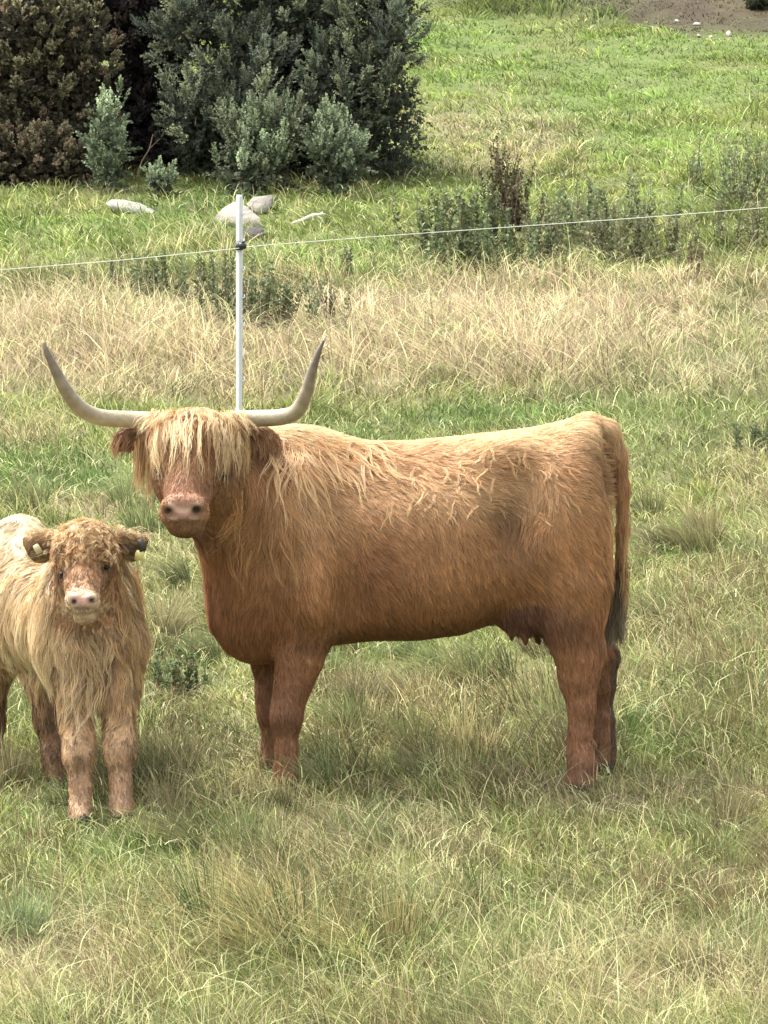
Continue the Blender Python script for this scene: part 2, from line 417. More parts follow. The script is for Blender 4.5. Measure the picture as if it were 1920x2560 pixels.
class Body:
    def __init__(s, xs, ys, zs):
        s.xs, s.ys, s.zs = xs, ys, zs
        s.F = np.full((len(xs), len(ys), len(zs)), 0.6, np.float32)
    def sub(s, lo, hi):
        r = []
        for a, l, h in ((s.xs, lo[0], hi[0]), (s.ys, lo[1], hi[1]), (s.zs, lo[2], hi[2])):
            r.append(slice(max(int(np.searchsorted(a, l)) - 1, 0), min(int(np.searchsorted(a, h)) + 1, len(a))))
        return tuple(r)
    def pts(s, sl):
        X, Y, Z = np.meshgrid(s.xs[sl[0]], s.ys[sl[1]], s.zs[sl[2]], indexing='ij')
        return np.stack([X, Y, Z], -1)
    def put(s, sl, d, k, carve=False):
        if carve: s.F[sl] = -smin(-s.F[sl], d, k)
        else: s.F[sl] = smin(s.F[sl], d, k)
    def ell(s, c, r, k=0.05, R=None, carve=False):
        c = np.asarray(c, float); r = np.asarray(r, float); m = r.max() * 1.25 + k + .02
        sl = s.sub(c - m, c + m); P = s.pts(sl) - c
        if R is not None: P = P @ np.asarray(R)      # rows = P in local axes
        q = P / r; k0 = np.linalg.norm(q, axis=-1); k1 = np.linalg.norm(q / r, axis=-1) + 1e-6
        s.put(sl, k0 * (k0 - 1) / k1, k, carve)
    def cone(s, a, b, ra, rb, k=0.05, sq=(1, 1, 1), carve=False):
        a = np.asarray(a, float); b = np.asarray(b, float); sq = np.asarray(sq, float)
        m = max(ra, rb) / sq.min() + k + .03
        sl = s.sub(np.minimum(a, b) - m, np.maximum(a, b) + m); P = (s.pts(sl) - a) * sq; ab = (b - a) * sq
        t = np.clip((P @ ab) / (ab @ ab + 1e-9), 0, 1)
        d = np.linalg.norm(P - t[..., None] * ab, axis=-1) - (ra * (1 - t) + rb * t)
        s.put(sl, d, k, carve)
    def chain(s, pts, rad, k=0.04, sq=(1, 1, 1)):
        for i in range(len(pts) - 1): s.cone(pts[i], pts[i + 1], rad[i], rad[i + 1], k, sq)
    def sample(s, P):
        idx = []; fr = []
        for a, ax in ((s.xs, 0), (s.ys, 1), (s.zs, 2)):
            i = np.clip(np.searchsorted(a, P[..., ax]) - 1, 0, len(a) - 2)
            idx.append(i); fr.append(np.clip((P[..., ax] - a[i]) / (a[i + 1] - a[i]), 0, 1))
        r = 0
        for A in (0, 1):
            for B in (0, 1):
                for C in (0, 1):
                    w = (fr[0] if A else 1 - fr[0]) * (fr[1] if B else 1 - fr[1]) * (fr[2] if C else 1 - fr[2])
                    r = r + w * s.F[idx[0] + A, idx[1] + B, idx[2] + C]
        return r
    def grad(s, P, e=0.008):
        g = np.stack([s.sample(P + np.eye(3)[i] * e) - s.sample(P - np.eye(3)[i] * e) for i in range(3)], -1)
        return norm(g)
    def hit(s, dx, dy, y0, y1):
        Y = np.linspace(y0, y1, 400); P = W(dx, dy, Y); f = s.sample(P)
        k = int(np.argmax(f < 0)) if np.any(f < 0) else 200
        return P[k]
    def mesh(s, smooth=2):
        F_ = s.F; ins = F_ < 0
        c = np.zeros(tuple(n - 1 for n in F_.shape), np.int8)
        offs = [(a, b, d) for a in (0, 1) for b in (0, 1) for d in (0, 1)]
        nx, ny, nz = F_.shape
        def sh(A, o): return A[o[0]:nx - 1 + o[0], o[1]:ny - 1 + o[1], o[2]:nz - 1 + o[2]]
        for o in offs: c += sh(ins, o).astype(np.int8)
        act = np.argwhere((c > 0) & (c < 8))
        cid = np.full(c.shape, -1, np.int32); cid[act[:, 0], act[:, 1], act[:, 2]] = np.arange(len(act))
        acc = np.zeros((len(act), 3)); cnt = np.zeros(len(act))
        for o in offs:
            for ax in range(3):
                if o[ax]: continue
                p = list(o); p[ax] = 1
                i0 = act + np.array(o); i1 = act + np.array(p)
                f0 = F_[i0[:, 0], i0[:, 1], i0[:, 2]]; f1 = F_[i1[:, 0], i1[:, 1], i1[:, 2]]
                m = (f0 < 0) != (f1 < 0)
                t = np.where(m, f0 / np.where(m, f0 - f1, 1), 0)
                P0 = np.stack([s.xs[i0[:, 0]], s.ys[i0[:, 1]], s.zs[i0[:, 2]]], -1)
                P1 = np.stack([s.xs[i1[:, 0]], s.ys[i1[:, 1]], s.zs[i1[:, 2]]], -1)
                acc[m] += (P0 + (P1 - P0) * t[:, None])[m]; cnt[m] += 1
        V = acc / cnt[:, None]
        Q = []
        for ax in range(3):
            b, d = [(1, 2), (2, 0), (0, 1)][ax]
            sl0 = [slice(None)] * 3; sl1 = [slice(None)] * 3
            sl0[ax] = slice(0, -1); sl1[ax] = slice(1, None)
            e = np.argwhere(ins[tuple(sl0)] != ins[tuple(sl1)])
            e = e[(e[:, b] > 0) & (e[:, d] > 0) & (e[:, b] < F_.shape[b] - 1) & (e[:, d] < F_.shape[d] - 1)]
            fl = ins[e[:, 0], e[:, 1], e[:, 2]]
            def cc(ob, od):
                q = e.copy(); q[:, b] -= ob; q[:, d] -= od
                return cid[q[:, 0], q[:, 1], q[:, 2]]
            q = np.stack([cc(1, 1), cc(0, 1), cc(0, 0), cc(1, 0)], -1)
            q[~fl] = q[~fl][:, ::-1]
            Q.append(q)
        Q = np.concatenate(Q)
        for _ in range(smooth):
            A = np.zeros_like(V); n = np.zeros(len(V))
            for i in range(4):
                a, b2 = Q[:, i], Q[:, (i + 1) % 4]
                np.add.at(A, a, V[b2]); np.add.at(n, a, 1)
            V = V * .5 + .5 * A / np.maximum(n, 1)[:, None]
        return V, Q

def axis_grid(lo, hi, fine_lo, fine_hi, c, f):
    a = [lo]
    while a[-1] < hi:
        a.append(a[-1] + (f if fine_lo <= a[-1] <= fine_hi else c))
    return np.array(a)

def surf_samples(V, Q, n, wfun):
    T = np.concatenate([Q[:, [0, 1, 2]], Q[:, [0, 2, 3]]])
    a, b, c = V[T[:, 0]], V[T[:, 1]], V[T[:, 2]]
    area = np.linalg.norm(np.cross(b - a, c - a), axis=1)
    w = area * wfun((a + b + c) / 3); w = w / w.sum()
    i = rng.choice(len(T), n, p=w)
    r1 = np.sqrt(rng.uniform(0, 1, n))[:, None]; r2 = rng.uniform(0, 1, n)[:, None]
    return a[i] * (1 - r1) + b[i] * r1 * (1 - r2) + c[i] * r1 * r2

def grow(B, root, L, flow, lift, K=5, clump=None, clump_pow=1.3, wave=0.0, wfreq=2.0, grav=0.0, seedphase=0):
    """march strands over the surface of B. flow(P, n)->directions; lift = tip height as a share of length"""
    N = len(root); P = [root]; p = root.copy(); n = B.grad(p); st = L / (K - 1)
    ph = rng.uniform(0, 6.28, N)
    base = p.copy(); d0 = None
    for k in range(1, K):
        n = B.grad(p)
        f = flow(root if d0 is None else p, n)
        f = norm(f - (f * n).sum(-1, keepdims=True) * n)
        t = k / (K - 1)
        if wave is not 0.0:
            s_ = np.cross(n, f); f = norm(f + s_ * (wave * np.sin(wfreq * 6.28 * t + ph))[:, None])
        p = p + f * st[:, None]
        off = lift * L * t ** 1.2
        d = B.sample(p); nn = B.grad(p)
        p = p + nn * np.clip(off - d, -.05, .05)[:, None]
        if grav: p[:, 2] -= grav * st * t
        P.append(p.copy())
    P = np.stack(P, 1)
    if clump:
        ncl, amt = clump
        ci = rng.choice(N, ncl, replace=False)
        kd = KDTree(ncl)
        for i, q in enumerate(root[ci]): kd.insert(q, i)
        kd.balance()
        near = np.array([kd.find(q)[1] for q in root]); near = ci[near]
        t = (np.linspace(0, 1, K) ** clump_pow)[None, :, None]
        a = np.asarray(amt) * rng.uniform(.5, 1, N)
        P = P + (P[near] - P) * t * a[:, None, None]
        return P, near
    return P, None

def strands(B, P, w, C0, C1, taper=1.5, rot=0.7):
    N, K, _ = P.shape
    T = norm(P[:, -1] - P[:, 0]); n = B.grad(P[:, 1])
    s = norm(np.cross(T, n)); a = rng.normal(0, rot, N)[:, None]
    s = norm(s * np.cos(a) + n * np.sin(a))
    t = np.linspace(0, 1, K)[None, :]
    Wd = w[:, None] * (1 - .9 * t ** taper)
    return ribbons(P, Wd, s, C0, C1)


def eyeball(parent, p, r, c=(.012, .008, .006)):
    u = np.linspace(0, np.pi, 9); v = np.linspace(0, 2 * np.pi, 16, endpoint=False)
    V = np.stack([np.outer(np.sin(u), np.cos(v)), -np.outer(np.cos(u), np.ones(16)), np.outer(np.sin(u), np.sin(v)) * .8], -1).reshape(-1, 3) * r + p
    i = np.arange(8)[:, None] * 16; j = np.arange(16)[None, :]
    Q = np.stack([i + j, i + (j + 1) % 16, i + 16 + (j + 1) % 16, i + 16 + j], -1).reshape(-1, 4)
    return new_mesh('eye', V, Q, M_eye, parent, C=np.broadcast_to(np.array(c), (len(V), 3)))

def lock_bundle(C, r0, r1, n, w, c0, c1, wav=.006, K=None):
    """C (L,K,3) centre lines of locks -> strands around each"""
    Lk, K, _ = C.shape
    t = np.linspace(0, 1, K)
    off = rng.normal(0, 1, (Lk, n, 1, 3)) * (r0 * (1 - t) + r1 * t)[None, None, :, None]
    ph = rng.uniform(0, 6.28, (Lk, 1, 1, 1)) + rng.normal(0, .5, (Lk, n, 1, 1))
    fr = rng.uniform(1.2, 2.6, (Lk, 1, 1, 1))
    wv = np.sin(ph + fr * 6.28 * t[None, None, :, None]) * wav * t[None, None, :, None] ** .6
    dirs = np.stack([np.cos(ph[..., 0] * 3), np.sin(ph[..., 0] * 3) * .5, 0 * ph[..., 0]], -1).reshape(Lk, n, 1, 3)
    P = C[:, None] + off + wv * dirs
    P = P.reshape(Lk * n, K, 3); N = len(P)
    q = t[None, :] * rng.uniform(.45, 1.0, N)[:, None] * (K - 1); i0 = np.minimum(q.astype(int), K - 2); f = (q - i0)[..., None]
    ar = np.arange(N)[:, None]
    P = P[ar, i0] * (1 - f) + P[ar, i0 + 1] * f
    a = rng.normal(0, .6, N); side = np.stack([np.cos(a), np.sin(a), 0 * a], -1)
    v = np.repeat(np.exp(rng.normal(0, .16, Lk)), n)[:, None] * np.exp(rng.normal(0, .14, (N, 1)))
    # the tip of each strand ends somewhere along the lock
    Wd = w * (1 - .85 * t[None, :] ** 2) * rng.uniform(.7, 1.3, N)[:, None]
    return ribbons(P, Wd, side, np.array(c0) * v, np.array(c1) * v)

def bez(a, b, c, d, K):
    t = np.linspace(0, 1, K)[None, :, None]
    a, b, c, d = [q[:, None, :] for q in (a, b, c, d)]
    return a * (1 - t) ** 3 + 3 * b * t * (1 - t) ** 2 + 3 * c * t * t * (1 - t) + d * t ** 3

# ------------------------------------------------------------------ the cow
def build_cow():
    Y0 = 16.0
    root = thing('cow', 'long-horned shaggy ginger brown cow standing side on with its head turned to the camera', 'cow', (0.2, Y0, 0.0))
    B = Body(axis_grid(-.95, .99, -.72, -.38, .011, .0052), axis_grid(15.30, 16.52, 15.30, 15.62, .012, .0056), axis_grid(-.12, 1.42, .93, 1.40, .011, .006))
    # trunk as a loft
    st = np.array([[466, 1205, 1335, .05], [487, 1120, 1372, .11], [512, 1040, 1400, .16], [560, 972, 1420, .22], [620, 952, 1418, .265], [700, 953, 1398, .27],
                   [800, 957, 1385, .315], [900, 955, 1384, .345], [1000, 945, 1372, .335], [1080, 936, 1342, .29], [1150, 928, 1322, .26],
                   [1200, 916, 1322, .26], [1250, 905, 1310, .22], [1290, 908, 1280, .17], [1318, 945, 1230, .115], [1335, 1010, 1170, .04]])
    sx = W(st[:, 0], 1150, Y0)[:, 0]; zt = W(st[:, 0], st[:, 1], Y0)[:, 2]; zb = W(st[:, 0], st[:, 2], Y0 - .1)[:, 2]
    sl = B.sub((-.9, 15.5, .3), (.75, 16.5, 1.4)); P = B.pts(sl)
    xg = B.xs[sl[0]]
    top = np.interp(xg, sx, zt); bot = np.interp(xg, sx, zb); hw = np.interp(xg, sx, st[:, 3])
    inside = np.minimum(xg - sx[0], sx[-1] - xg)
    ker = np.ones(5) / 5
    top, bot, hw = [np.convolve(np.pad(q, 2, 'edge'), ker, 'valid') for q in (top, bot, hw)]
    c = ((top + bot) / 2)[:, None, None]; hh = ((top - bot) / 2)[:, None, None]
    q = (P[..., 2] - c) / hh; qy = (P[..., 1] - Y0) / hw[:, None, None]
    qy = qy * (1 + .22 * np.clip(q, 0, 1) ** 2)                # narrower towards the spine
    r = (np.abs(q) ** 2.3 + np.abs(qy) ** 2.3) ** (1 / 2.3)
    d = (r - 1) * np.minimum(hh, hw[:, None, None]) * .9
    d = np.maximum(d, -inside[:, None, None])
    B.put(sl, d, .03)
    for s_ in (-1, 1):
        y = Y0 + s_ * .19
        B.ell(W(1105, 985, Y0 + s_ * .185), (.08, .055, .05), .12)
        B.ell(W(1255, 960, Y0 + s_ * .12), (.05, .05, .05), .07)
        B.ell(W(640, 985, Y0 + s_ * .10), (.08, .05, .07), .09)                # hook bone
        B.ell(W(1222, 1120, Y0 + s_ * .175), (.145, .12, .22), .07)
        B.ell(W(1165, 1190, Y0 + s_ * .20), (.08, .08, .11), .08)              # thigh
        B.ell(W(1240, 1250, Y0 + s_ * .14), (.125, .09, .2), .1)
        B.ell(W(650, 1160, Y0 + s_ * .235), (.12, .1, .25), .05)
        B.ell(W(684, 1262, Y0 + s_ * .25), (.07, .085, .14), .04)                # shoulder
        B.ell(W(655, 1280, Y0 + s_ * .17), (.13, .085, .17), .08)
    # hollow of the flank, the fold in front of the thigh, the crease behind the shoulder
    B.ell(W(1098, 1140, Y0 - .37), (.04, .09, .12), .10, carve=True)
    B.cone(W(762, 1120, Y0 - .335), W(760, 1360, Y0 - .275), .025, .06, .035, carve=True)
    for i_ in range(5):
        B.cone(W(800 + i_ * 45, 1080, Y0 - .372), W(825 + i_ * 45, 1270, Y0 - .378), .02, .02, .05, carve=True)
    # brisket, neck
    B.ell(W(546, 1316, Y0), (.125, .12, .165), .1)
    B.cone(W(640, 1085, Y0), W(480, 1030, 15.86), .235, .15, .12)
    B.cone(W(565, 1250, Y0), W(480, 1120, 15.84), .165, .115, .09)
    B.cone(W(480, 1040, 15.86), W(440, 1000, 15.76), .15, .13, .08)
    # legs: near pair then far pair
    def leg(pts, rad, Y, k=.05):
        B.chain([W(a, b, Y + dy_) for (a, b, dy_) in pts], [r - .007 if r < .09 else r for r in rad], k)
    yn, yf = 15.86, 16.13
    def zfix(Y): return zg(0, Y)
    leg([(672, 1300, 0), (648, 1424, 0), (633, 1480, 0), (620, 1530, 0), (618, 1560, -.01), (619, 1620, -.01), (618, 1665, -.01), (619, 1685, -.01)], [.10, .078, .062, .052, .048, .036, .038, .045], yn)
    leg([(619, 1685, -.01), (613, 1722, -.02)], [.047, .055], yn, .02)
    leg([(600, 1330, 0), (582, 1430, 0), (585, 1500, 0), (587, 1545, 0), (590, 1600, 0), (589, 1640, 0), (588, 1665, 0)], [.095, .062, .052, .048, .036, .040, .046], yf)
    leg([(588, 1665, 0), (584, 1695, -.02)], [.046, .052], yf, .02)
    leg([(1238, 1270, 0), (1237, 1350, 0), (1242, 1391, 0), (1252, 1430, 0), (1253, 1470, 0), (1256, 1528, 0), (1252, 1587, 0), (1253, 1630, 0)], [.125, .090, .076, .074, .058, .046, .039, .050], yn, .05)
    leg([(1253, 1630, 0), (1259, 1660, -.02), (1253, 1700, -.04)], [.052, .056, .066], yn, .02)
    B.ell(W(616, 1545, yn - .03), (.03, .03, .035), .03)
    B.ell(W(1232, 1468, yn - .01), (.03, .03, .05), .04)
    B.ell(W(1290, 1412, yn), (.022, .026, .034), .04)          # point of the hock
    leg([(1250, 1270, 0), (1268, 1370, 0), (1296, 1430, 0), (1300, 1480, 0), (1303, 1560, 0), (1302, 1600, 0), (1303, 1622, 0)], [.12, .07, .058, .046, .038, .040, .046], yf, .05)
    leg([(1303, 1622, 0), (1301, 1665, -.02)], [.048, .056], yf, .02)
    B.ell(W(1326, 1418, yf), (.018, .024, .03), .035)
    # udder and teats
    B.ell(W(1132, 1325, 15.93), (.088, .1, .082), .05)
    for a, b, y_ in ((1103, 1352, 15.88), (1132, 1362, 15.88), (1160, 1362, 15.98), (1180, 1365, 15.9)):
        B.cone(W(a, b - 22, y_), W(a + 2, b + 22, y_), .020, .012, .018)
    # tail
    tp = [(1272, 925), (1310, 935), (1334, 985), (1344, 1060), (1344, 1150), (1338, 1250), (1327, 1330)]
    B.chain([W(a, b, Y0 + .01 * i) for i, (a, b) in enumerate(tp)], [.05, .040, .027, .019, .016, .016, .014], .03)
    # head
    B.ell(W(424, 955, 15.72), (.128, .13, .118), .05)
    B.cone(W(420, 985, 15.67), W(400, 1092, 15.50), .112, .072, .05)
    B.cone(W(416, 985, 15.59), W(399, 1082, 15.475), .045, .040, .03)
    B.ell(W(452, 1045, 15.72), (.085, .11, .115), .06)
    B.ell(W(372, 1035, 15.70), (.065, .1, .1), .06)
    B.ell(W(398, 1111, 15.475), (.086, .066, .054), .035)
    B.ell(W(402, 1142, 15.50), (.062, .06, .032), .025)
    B.ell(W(366, 1092, 15.43), (.03, .03, .026), .02)         # nostril rims
    B.ell(W(427, 1090, 15.43), (.03, .03, .026), .02)
    B.ell(W(397, 1082, 15.44), (.05, .035, .025), .03)
    B.ell(W(364, 1103, 15.395), (.013, .03, .011), .008, carve=True)
    B.ell(W(424, 1101, 15.395), (.016, .03, .013), .008, carve=True)
    B.cone(W(352, 1138, 15.44), W(400, 1129, 15.405), .005, .006, .01, carve=True)   # mouth line
    B.cone(W(400, 1129, 15.405), W(448, 1138, 15.44), .006, .005, .01, carve=True)
    # ears
    def rotz(a): return [[math.cos(a), 0, math.sin(a)], [0, 1, 0], [-math.sin(a), 0, math.cos(a)]]
    B.cone(W(330, 940, 15.76), W(275, 948, 15.77), .03, .036, .03, sq=(1, 1.5, 1))
    B.cone(W(275, 948, 15.77), W(258, 958, 15.76), .034, .018, .02, sq=(1, 1.5, 1))
    B.cone(W(515, 940, 15.78), W(568, 946, 15.80), .03, .038, .03, sq=(1, 1.5, 1))
    B.cone(W(568, 946, 15.80), W(590, 950, 15.79), .034, .018, .02, sq=(1, 1.5, 1))
    B.ell(W(280, 950, 15.735), (.034, .012, .02), .01, carve=True)
    B.ell(W(562, 948, 15.76), (.038, .012, .022), .01, carve=True)
    eyes = [B.hit(341, 1016, 15.3, 15.8), B.hit(486, 1019, 15.3, 15.8)]
    for e in eyes: B.ell(e + np.array([0, .004, 0]), (.022, .012, .013), .012, carve=True)
    V, Q = B.mesh(1)

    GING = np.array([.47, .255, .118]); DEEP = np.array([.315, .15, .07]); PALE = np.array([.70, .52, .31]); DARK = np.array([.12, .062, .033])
    def coat_color(P):
        dx, dy = PX(P); n = fbm(P, 7, 5)
        c = GING + 0 * P
        def mixc(c, tgt, w): w = np.clip(w, 0, 1)[:, None]; return c * (1 - w) + tgt * w
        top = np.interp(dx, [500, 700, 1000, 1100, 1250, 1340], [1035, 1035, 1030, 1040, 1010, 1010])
        c = mixc(c, PALE, .85 * np.clip((top - dy + 70 * n) / 85, 0, 1) * (dx > 520))  # upper body paler: light from above put into the coat colour
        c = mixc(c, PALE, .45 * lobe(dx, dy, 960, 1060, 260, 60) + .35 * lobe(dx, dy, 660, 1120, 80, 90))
        c = mixc(c, DEEP, .85 * np.clip((dy - 1180 + 50 * n) / 200, 0, 1))  # lower body darker: shade put into the coat colour
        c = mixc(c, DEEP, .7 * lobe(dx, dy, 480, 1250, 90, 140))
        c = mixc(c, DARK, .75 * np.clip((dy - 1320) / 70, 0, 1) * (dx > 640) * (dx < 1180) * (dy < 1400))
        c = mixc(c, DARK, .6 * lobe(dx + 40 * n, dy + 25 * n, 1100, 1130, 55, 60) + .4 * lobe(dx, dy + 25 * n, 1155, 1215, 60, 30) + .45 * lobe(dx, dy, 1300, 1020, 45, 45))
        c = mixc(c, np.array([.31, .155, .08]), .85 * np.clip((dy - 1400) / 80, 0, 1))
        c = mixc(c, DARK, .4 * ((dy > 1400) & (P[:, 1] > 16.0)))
        c = mixc(c, DEEP, .8 * lobe(dx, dy, 815, 1260, 75, 110) + .6 * lobe(dx, dy, 600, 1330, 40, 70))  # dark lobes paint the shade of the crease behind the shoulder
        c = mixc(c, GING * 1.12, .75 * lobe(dx, dy, 690, 1250, 42, 120) * (P[:, 1] < 16) + .6 * lobe(dx, dy, 1235, 1200, 60, 100) * (P[:, 1] < 16))  # shoulder and haunch painted lighter, so they stand out from the shaded hollows
        # knees and fetlocks
        c = mixc(c, DARK, .65 * lobe(dx, dy, 622, 1560, 40, 22) + .6 * lobe(dx, dy, 1250, 1665, 60, 36) + .5 * lobe(dx, dy, 1235, 1350, 40, 40))
        # udder, tail
        ud = lobe(dx, dy, 1130, 1340, 75, 45) * (P[:, 1] < 16.1) * (dy > 1295)
        c = mixc(c, np.array([.12, .055, .035]), 1.2 * ud)
        tl = (dx > 1318) & (dy > 1200)
        c = np.where(tl[:, None], np.array([.13, .08, .045]) + 0 * c, c)
        # head
        hd = (P[:, 1] < 15.86) & (dx < 535) & (dy < 1172)
        face = mixc(GING * .72 + 0 * P, np.array([.30, .15, .085]), lobe(dx, dy, 400, 1060, 50, 40))
        face = mixc(face, np.array([.19, .09, .04]), .6 * lobe(dx, dy, 340, 1040, 25, 40) + .6 * lobe(dx, dy, 480, 1040, 25, 40))
        face = mixc(face, PALE, np.clip((940 - dy) / 35, 0, 1) * .85)
        face = mixc(face, np.array([.05, .03, .02]), .95 * lobe(dx, dy, 341, 1016, 17, 12) + .95 * lobe(dx, dy, 486, 1019, 17, 12))
        face = mixc(face, np.array([.22, .115, .06]), .8 * np.clip((dy - 1118) / 25, 0, 1) * (dx < 470))
        c = np.where(hd[:, None], face, c)
        ear = (P[:, 1] > 15.7) & (P[:, 1] < 15.84) & (dy < 1000) & ((dx < 312) | ((dx > 528) & (dx < 600)))
        c = np.where(ear[:, None], np.array([.22, .115, .055]) + 0 * c, c)
        return c
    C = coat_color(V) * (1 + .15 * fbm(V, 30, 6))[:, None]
    # bare nose and lips
    dx, dy = PX(V); fr = V[:, 1] < 15.56
    def paint(cnd, w, colr):
        nonlocal C
        w = (np.clip(w, 0, 1) * cnd)[:, None]; C = C * (1 - w) + np.array(colr) * w
    paint(fr, 1.3 * lobe(dx, dy, 398, 1106, 50, 32), (.29, .155, .10))
    band = np.exp(-((dy - (1104 - 17 * ((dx - 397) / 32) ** 2)) / 7) ** 2) * (np.abs(dx - 397) < 36)
    paint(fr, band, (.54, .35, .27))
    paint(fr, .8 * np.exp(-((dy - 1120) / 4.) ** 2) * (np.abs(np.abs(dx - 396) - 22) < 10), (.42, .28, .21))
    paint(fr, .9 * lobe(dx, dy, 400, 1128, 30, 8) + .6 * lobe(dx, dy, 405, 1152, 60, 12), (.1, .055, .035))
    paint(fr, 1.3 * lobe(dx, dy, 363, 1104, 10, 8) + 1.5 * lobe(dx, dy, 424, 1102, 11, 9), (.03, .015, .01))
    hoof = V[:, 2] < zg(V[:, 0], V[:, 1]) + .045
    C = np.where(hoof[:, None], np.array([.03, .025, .02]), C)
    new_mesh('body', V, Q, M_skin, root, C=C)

    # --- coat
    def dens(P):
        dx, dy = PX(P)
        w = np.where(P[:, 1] > 16.12, .35, 1.0)
        nose = (P[:, 1] < 15.54) & (lobe(dx, dy, 397, 1102, 50, 26) > .45)
        w = np.where(nose, 0.0, w)
        w = np.where((P[:, 1] < 15.8) & (dx < 530) & (dy < 1170) & ~nose, 1.3, w)
        w = np.where(lobe(dx, dy, 1140, 1350, 60, 40) * (dy > 1310) * (P[:, 1] < 16.1) > .5, .25, w)
        return np.where(P[:, 2] < zg(P[:, 0], P[:, 1]) + .04, 0, w)
    N = 170000
    R = surf_samples(V, Q, N, dens)
    dx, dy = PX(R)
    L = .042 + 0 * dx
    L = L + .05 * lobe(dx, dy, 600, 1080, 140, 130) + .03 * lobe(dx, dy, 500, 1240, 90, 130) + .015 * lobe(dx, dy, 1080, 1040, 160, 80)
    L = np.where(dy > 1400, .024, L)
    L = np.where((dx > 1300) & (dy < 1400), .06, L)
    L = np.where((R[:, 1] < 15.8) & (dx < 530) & (dy < 1170), np.where(dy < 985, .05, .022), L)
    ear = (R[:, 1] > 15.68) & (R[:, 1] < 15.86) & (dy < 990) & ((dx < 315) | ((dx > 525) & (dx < 602)))
    L = np.where(ear, .055, L)
    L = np.where((R[:, 1] < 15.56) & (dy > 1060) & (dx < 470), .009, L)
    L = L * rng.uniform(.6, 1.25, N)
    def flow(P, n):
        dx, dy = PX(P)
        ang = np.interp(dy, [940, 1020, 1150, 1350, 1450], [.55, .75, .9, 1.15, 1.5])    # 0 = towards the tail, pi/2 = down
        ang = ang + .5 * lobe(dx, dy, 560, 1120, 130, 200)
        neck = np.clip((640 - dx) / 120, 0, 1) * (dy < 1380)
        ang = ang * (1 - neck) + 1.75 * neck
        sw = lobe(dx, dy, 1080, 1060, 190, 110)
        ang = ang + (.35 + 1.3 * sw) * vnoise(P, 9, 7) + (.6 * sw) * vnoise(P, 22, 8) + .3 * vnoise(P, 3.5, 9)
        ang = ang + 1.0 * lobe(dx, dy, 1150, 1110, 60, 60) - .35 * lobe(dx, dy, 1230, 1000, 100, 60)
        d = np.stack([np.cos(ang), 0 * ang, -np.sin(ang)], -1)
        hd = (P[:, 1] < 15.8) & (dx < 530) & (dy < 1170)
        hd_d = np.stack([(dx - 420) / 160, 0 * dx - .3, -1 + 0 * dx], -1)
        d = np.where(hd[:, None], hd_d, d)
        e = (P[:, 1] > 15.68) & (P[:, 1] < 15.88) & (dy < 1000) & ((dx < 315) | ((dx > 525) & (dx < 605)))
        d = np.where(e[:, None], np.stack([np.sign(dx - 420) * .8, 0 * dx, -.75 + 0 * dx], -1), d)
        tl = (dx > 1312) & (P[:, 1] > 15.9) 
        d = np.where(tl[:, None], np.array([.15, -.1, -1.0]), d)
        return d
    amt = np.where(dy > 1400, .25, .42) 
    P, near = grow(B, R, L, flow, np.where(dy > 1400, .10, .17), 5, (int(N / 14), amt), wave=.3, wfreq=.8)
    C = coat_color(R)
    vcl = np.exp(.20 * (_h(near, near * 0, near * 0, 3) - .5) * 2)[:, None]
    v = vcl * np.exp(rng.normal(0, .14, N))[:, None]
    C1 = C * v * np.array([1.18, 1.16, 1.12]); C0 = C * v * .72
    bl = (rng.uniform(0, 1, N) < .10 + .35 * lobe(dx, dy, 1000, 1040, 260, 70)) & (dy < 1150) & (dx > 540)
    C1[bl] = C1[bl] * .5 + np.array([.62, .44, .24]) * .5
    Vr, Qr, Cr = strands(B, P, rng.uniform(.0008, .0015, N), C0, C1)
    new_mesh('coat', Vr, Qr, M_fur, root, C=np.clip(Cr, 0, .85))

    # --- mane: longer pale locks falling from the spine and swirling on the back
    n = 230; la = np.clip(rng.normal(0, .35, 230), -.8, .8)
    ax = np.concatenate([rng.uniform(590, 830, 95), rng.uniform(830, 1230, 105), rng.uniform(470, 640, 30)])
    ay = np.concatenate([rng.uniform(955, 1010, 95), rng.uniform(955, 1115, 105), rng.uniform(1080, 1200, 30)])
    R = np.array([B.hit(a, b, 15.4, 16.2) for a, b in zip(ax, ay)])
    Ls = np.concatenate([rng.uniform(.13, .26, 95), rng.uniform(.035, .09, 105), rng.uniform(.12, .22, 30)])
    def flow2(P, n_):
        dx, dy = PX(P)
        ang = 1.25 + la + .5 * vnoise(P, 5, 17) + np.where(dx > 850, .7 * vnoise(P, 17, 27) - .35 + .8 * la, 0) + np.clip((620 - dx) / 90, 0, 1) * .55
        return np.stack([np.cos(ang), 0 * ang, -np.sin(ang)], -1)
    P, _ = grow(B, R, Ls, flow2, .07, 9, wave=.3, wfreq=1.1)
    P += B.grad(P.reshape(-1, 3)).reshape(P.shape) * .011
    parts = [lock_bundle(P[:95], .006, .0012, 11, .0011, (.48, .28, .13), (.74, .54, .31), .006),
             lock_bundle(P[95:200], .0035, .0010, 8, .0011, (.50, .31, .15), (.72, .52, .30), .007),
             lock_bundle(P[200:], .012, .002, 22, .0010, (.40, .21, .09), (.54, .33, .16), .002)]
    Vr, Qr, Cr = join_parts(parts); new_mesh('mane', Vr, Qr, M_fur, root, C=np.clip(Cr, 0, .85))

    # --- fringe over the face
    n = 76
    ax = rng.uniform(332, 518, n); u = (ax - 425) / 95
    ay = 892 + 20 * u ** 2 + rng.uniform(0, 42, n)
    R = np.array([B.hit(a, b, 15.4, 16.0) for a, b in zip(ax, ay)])
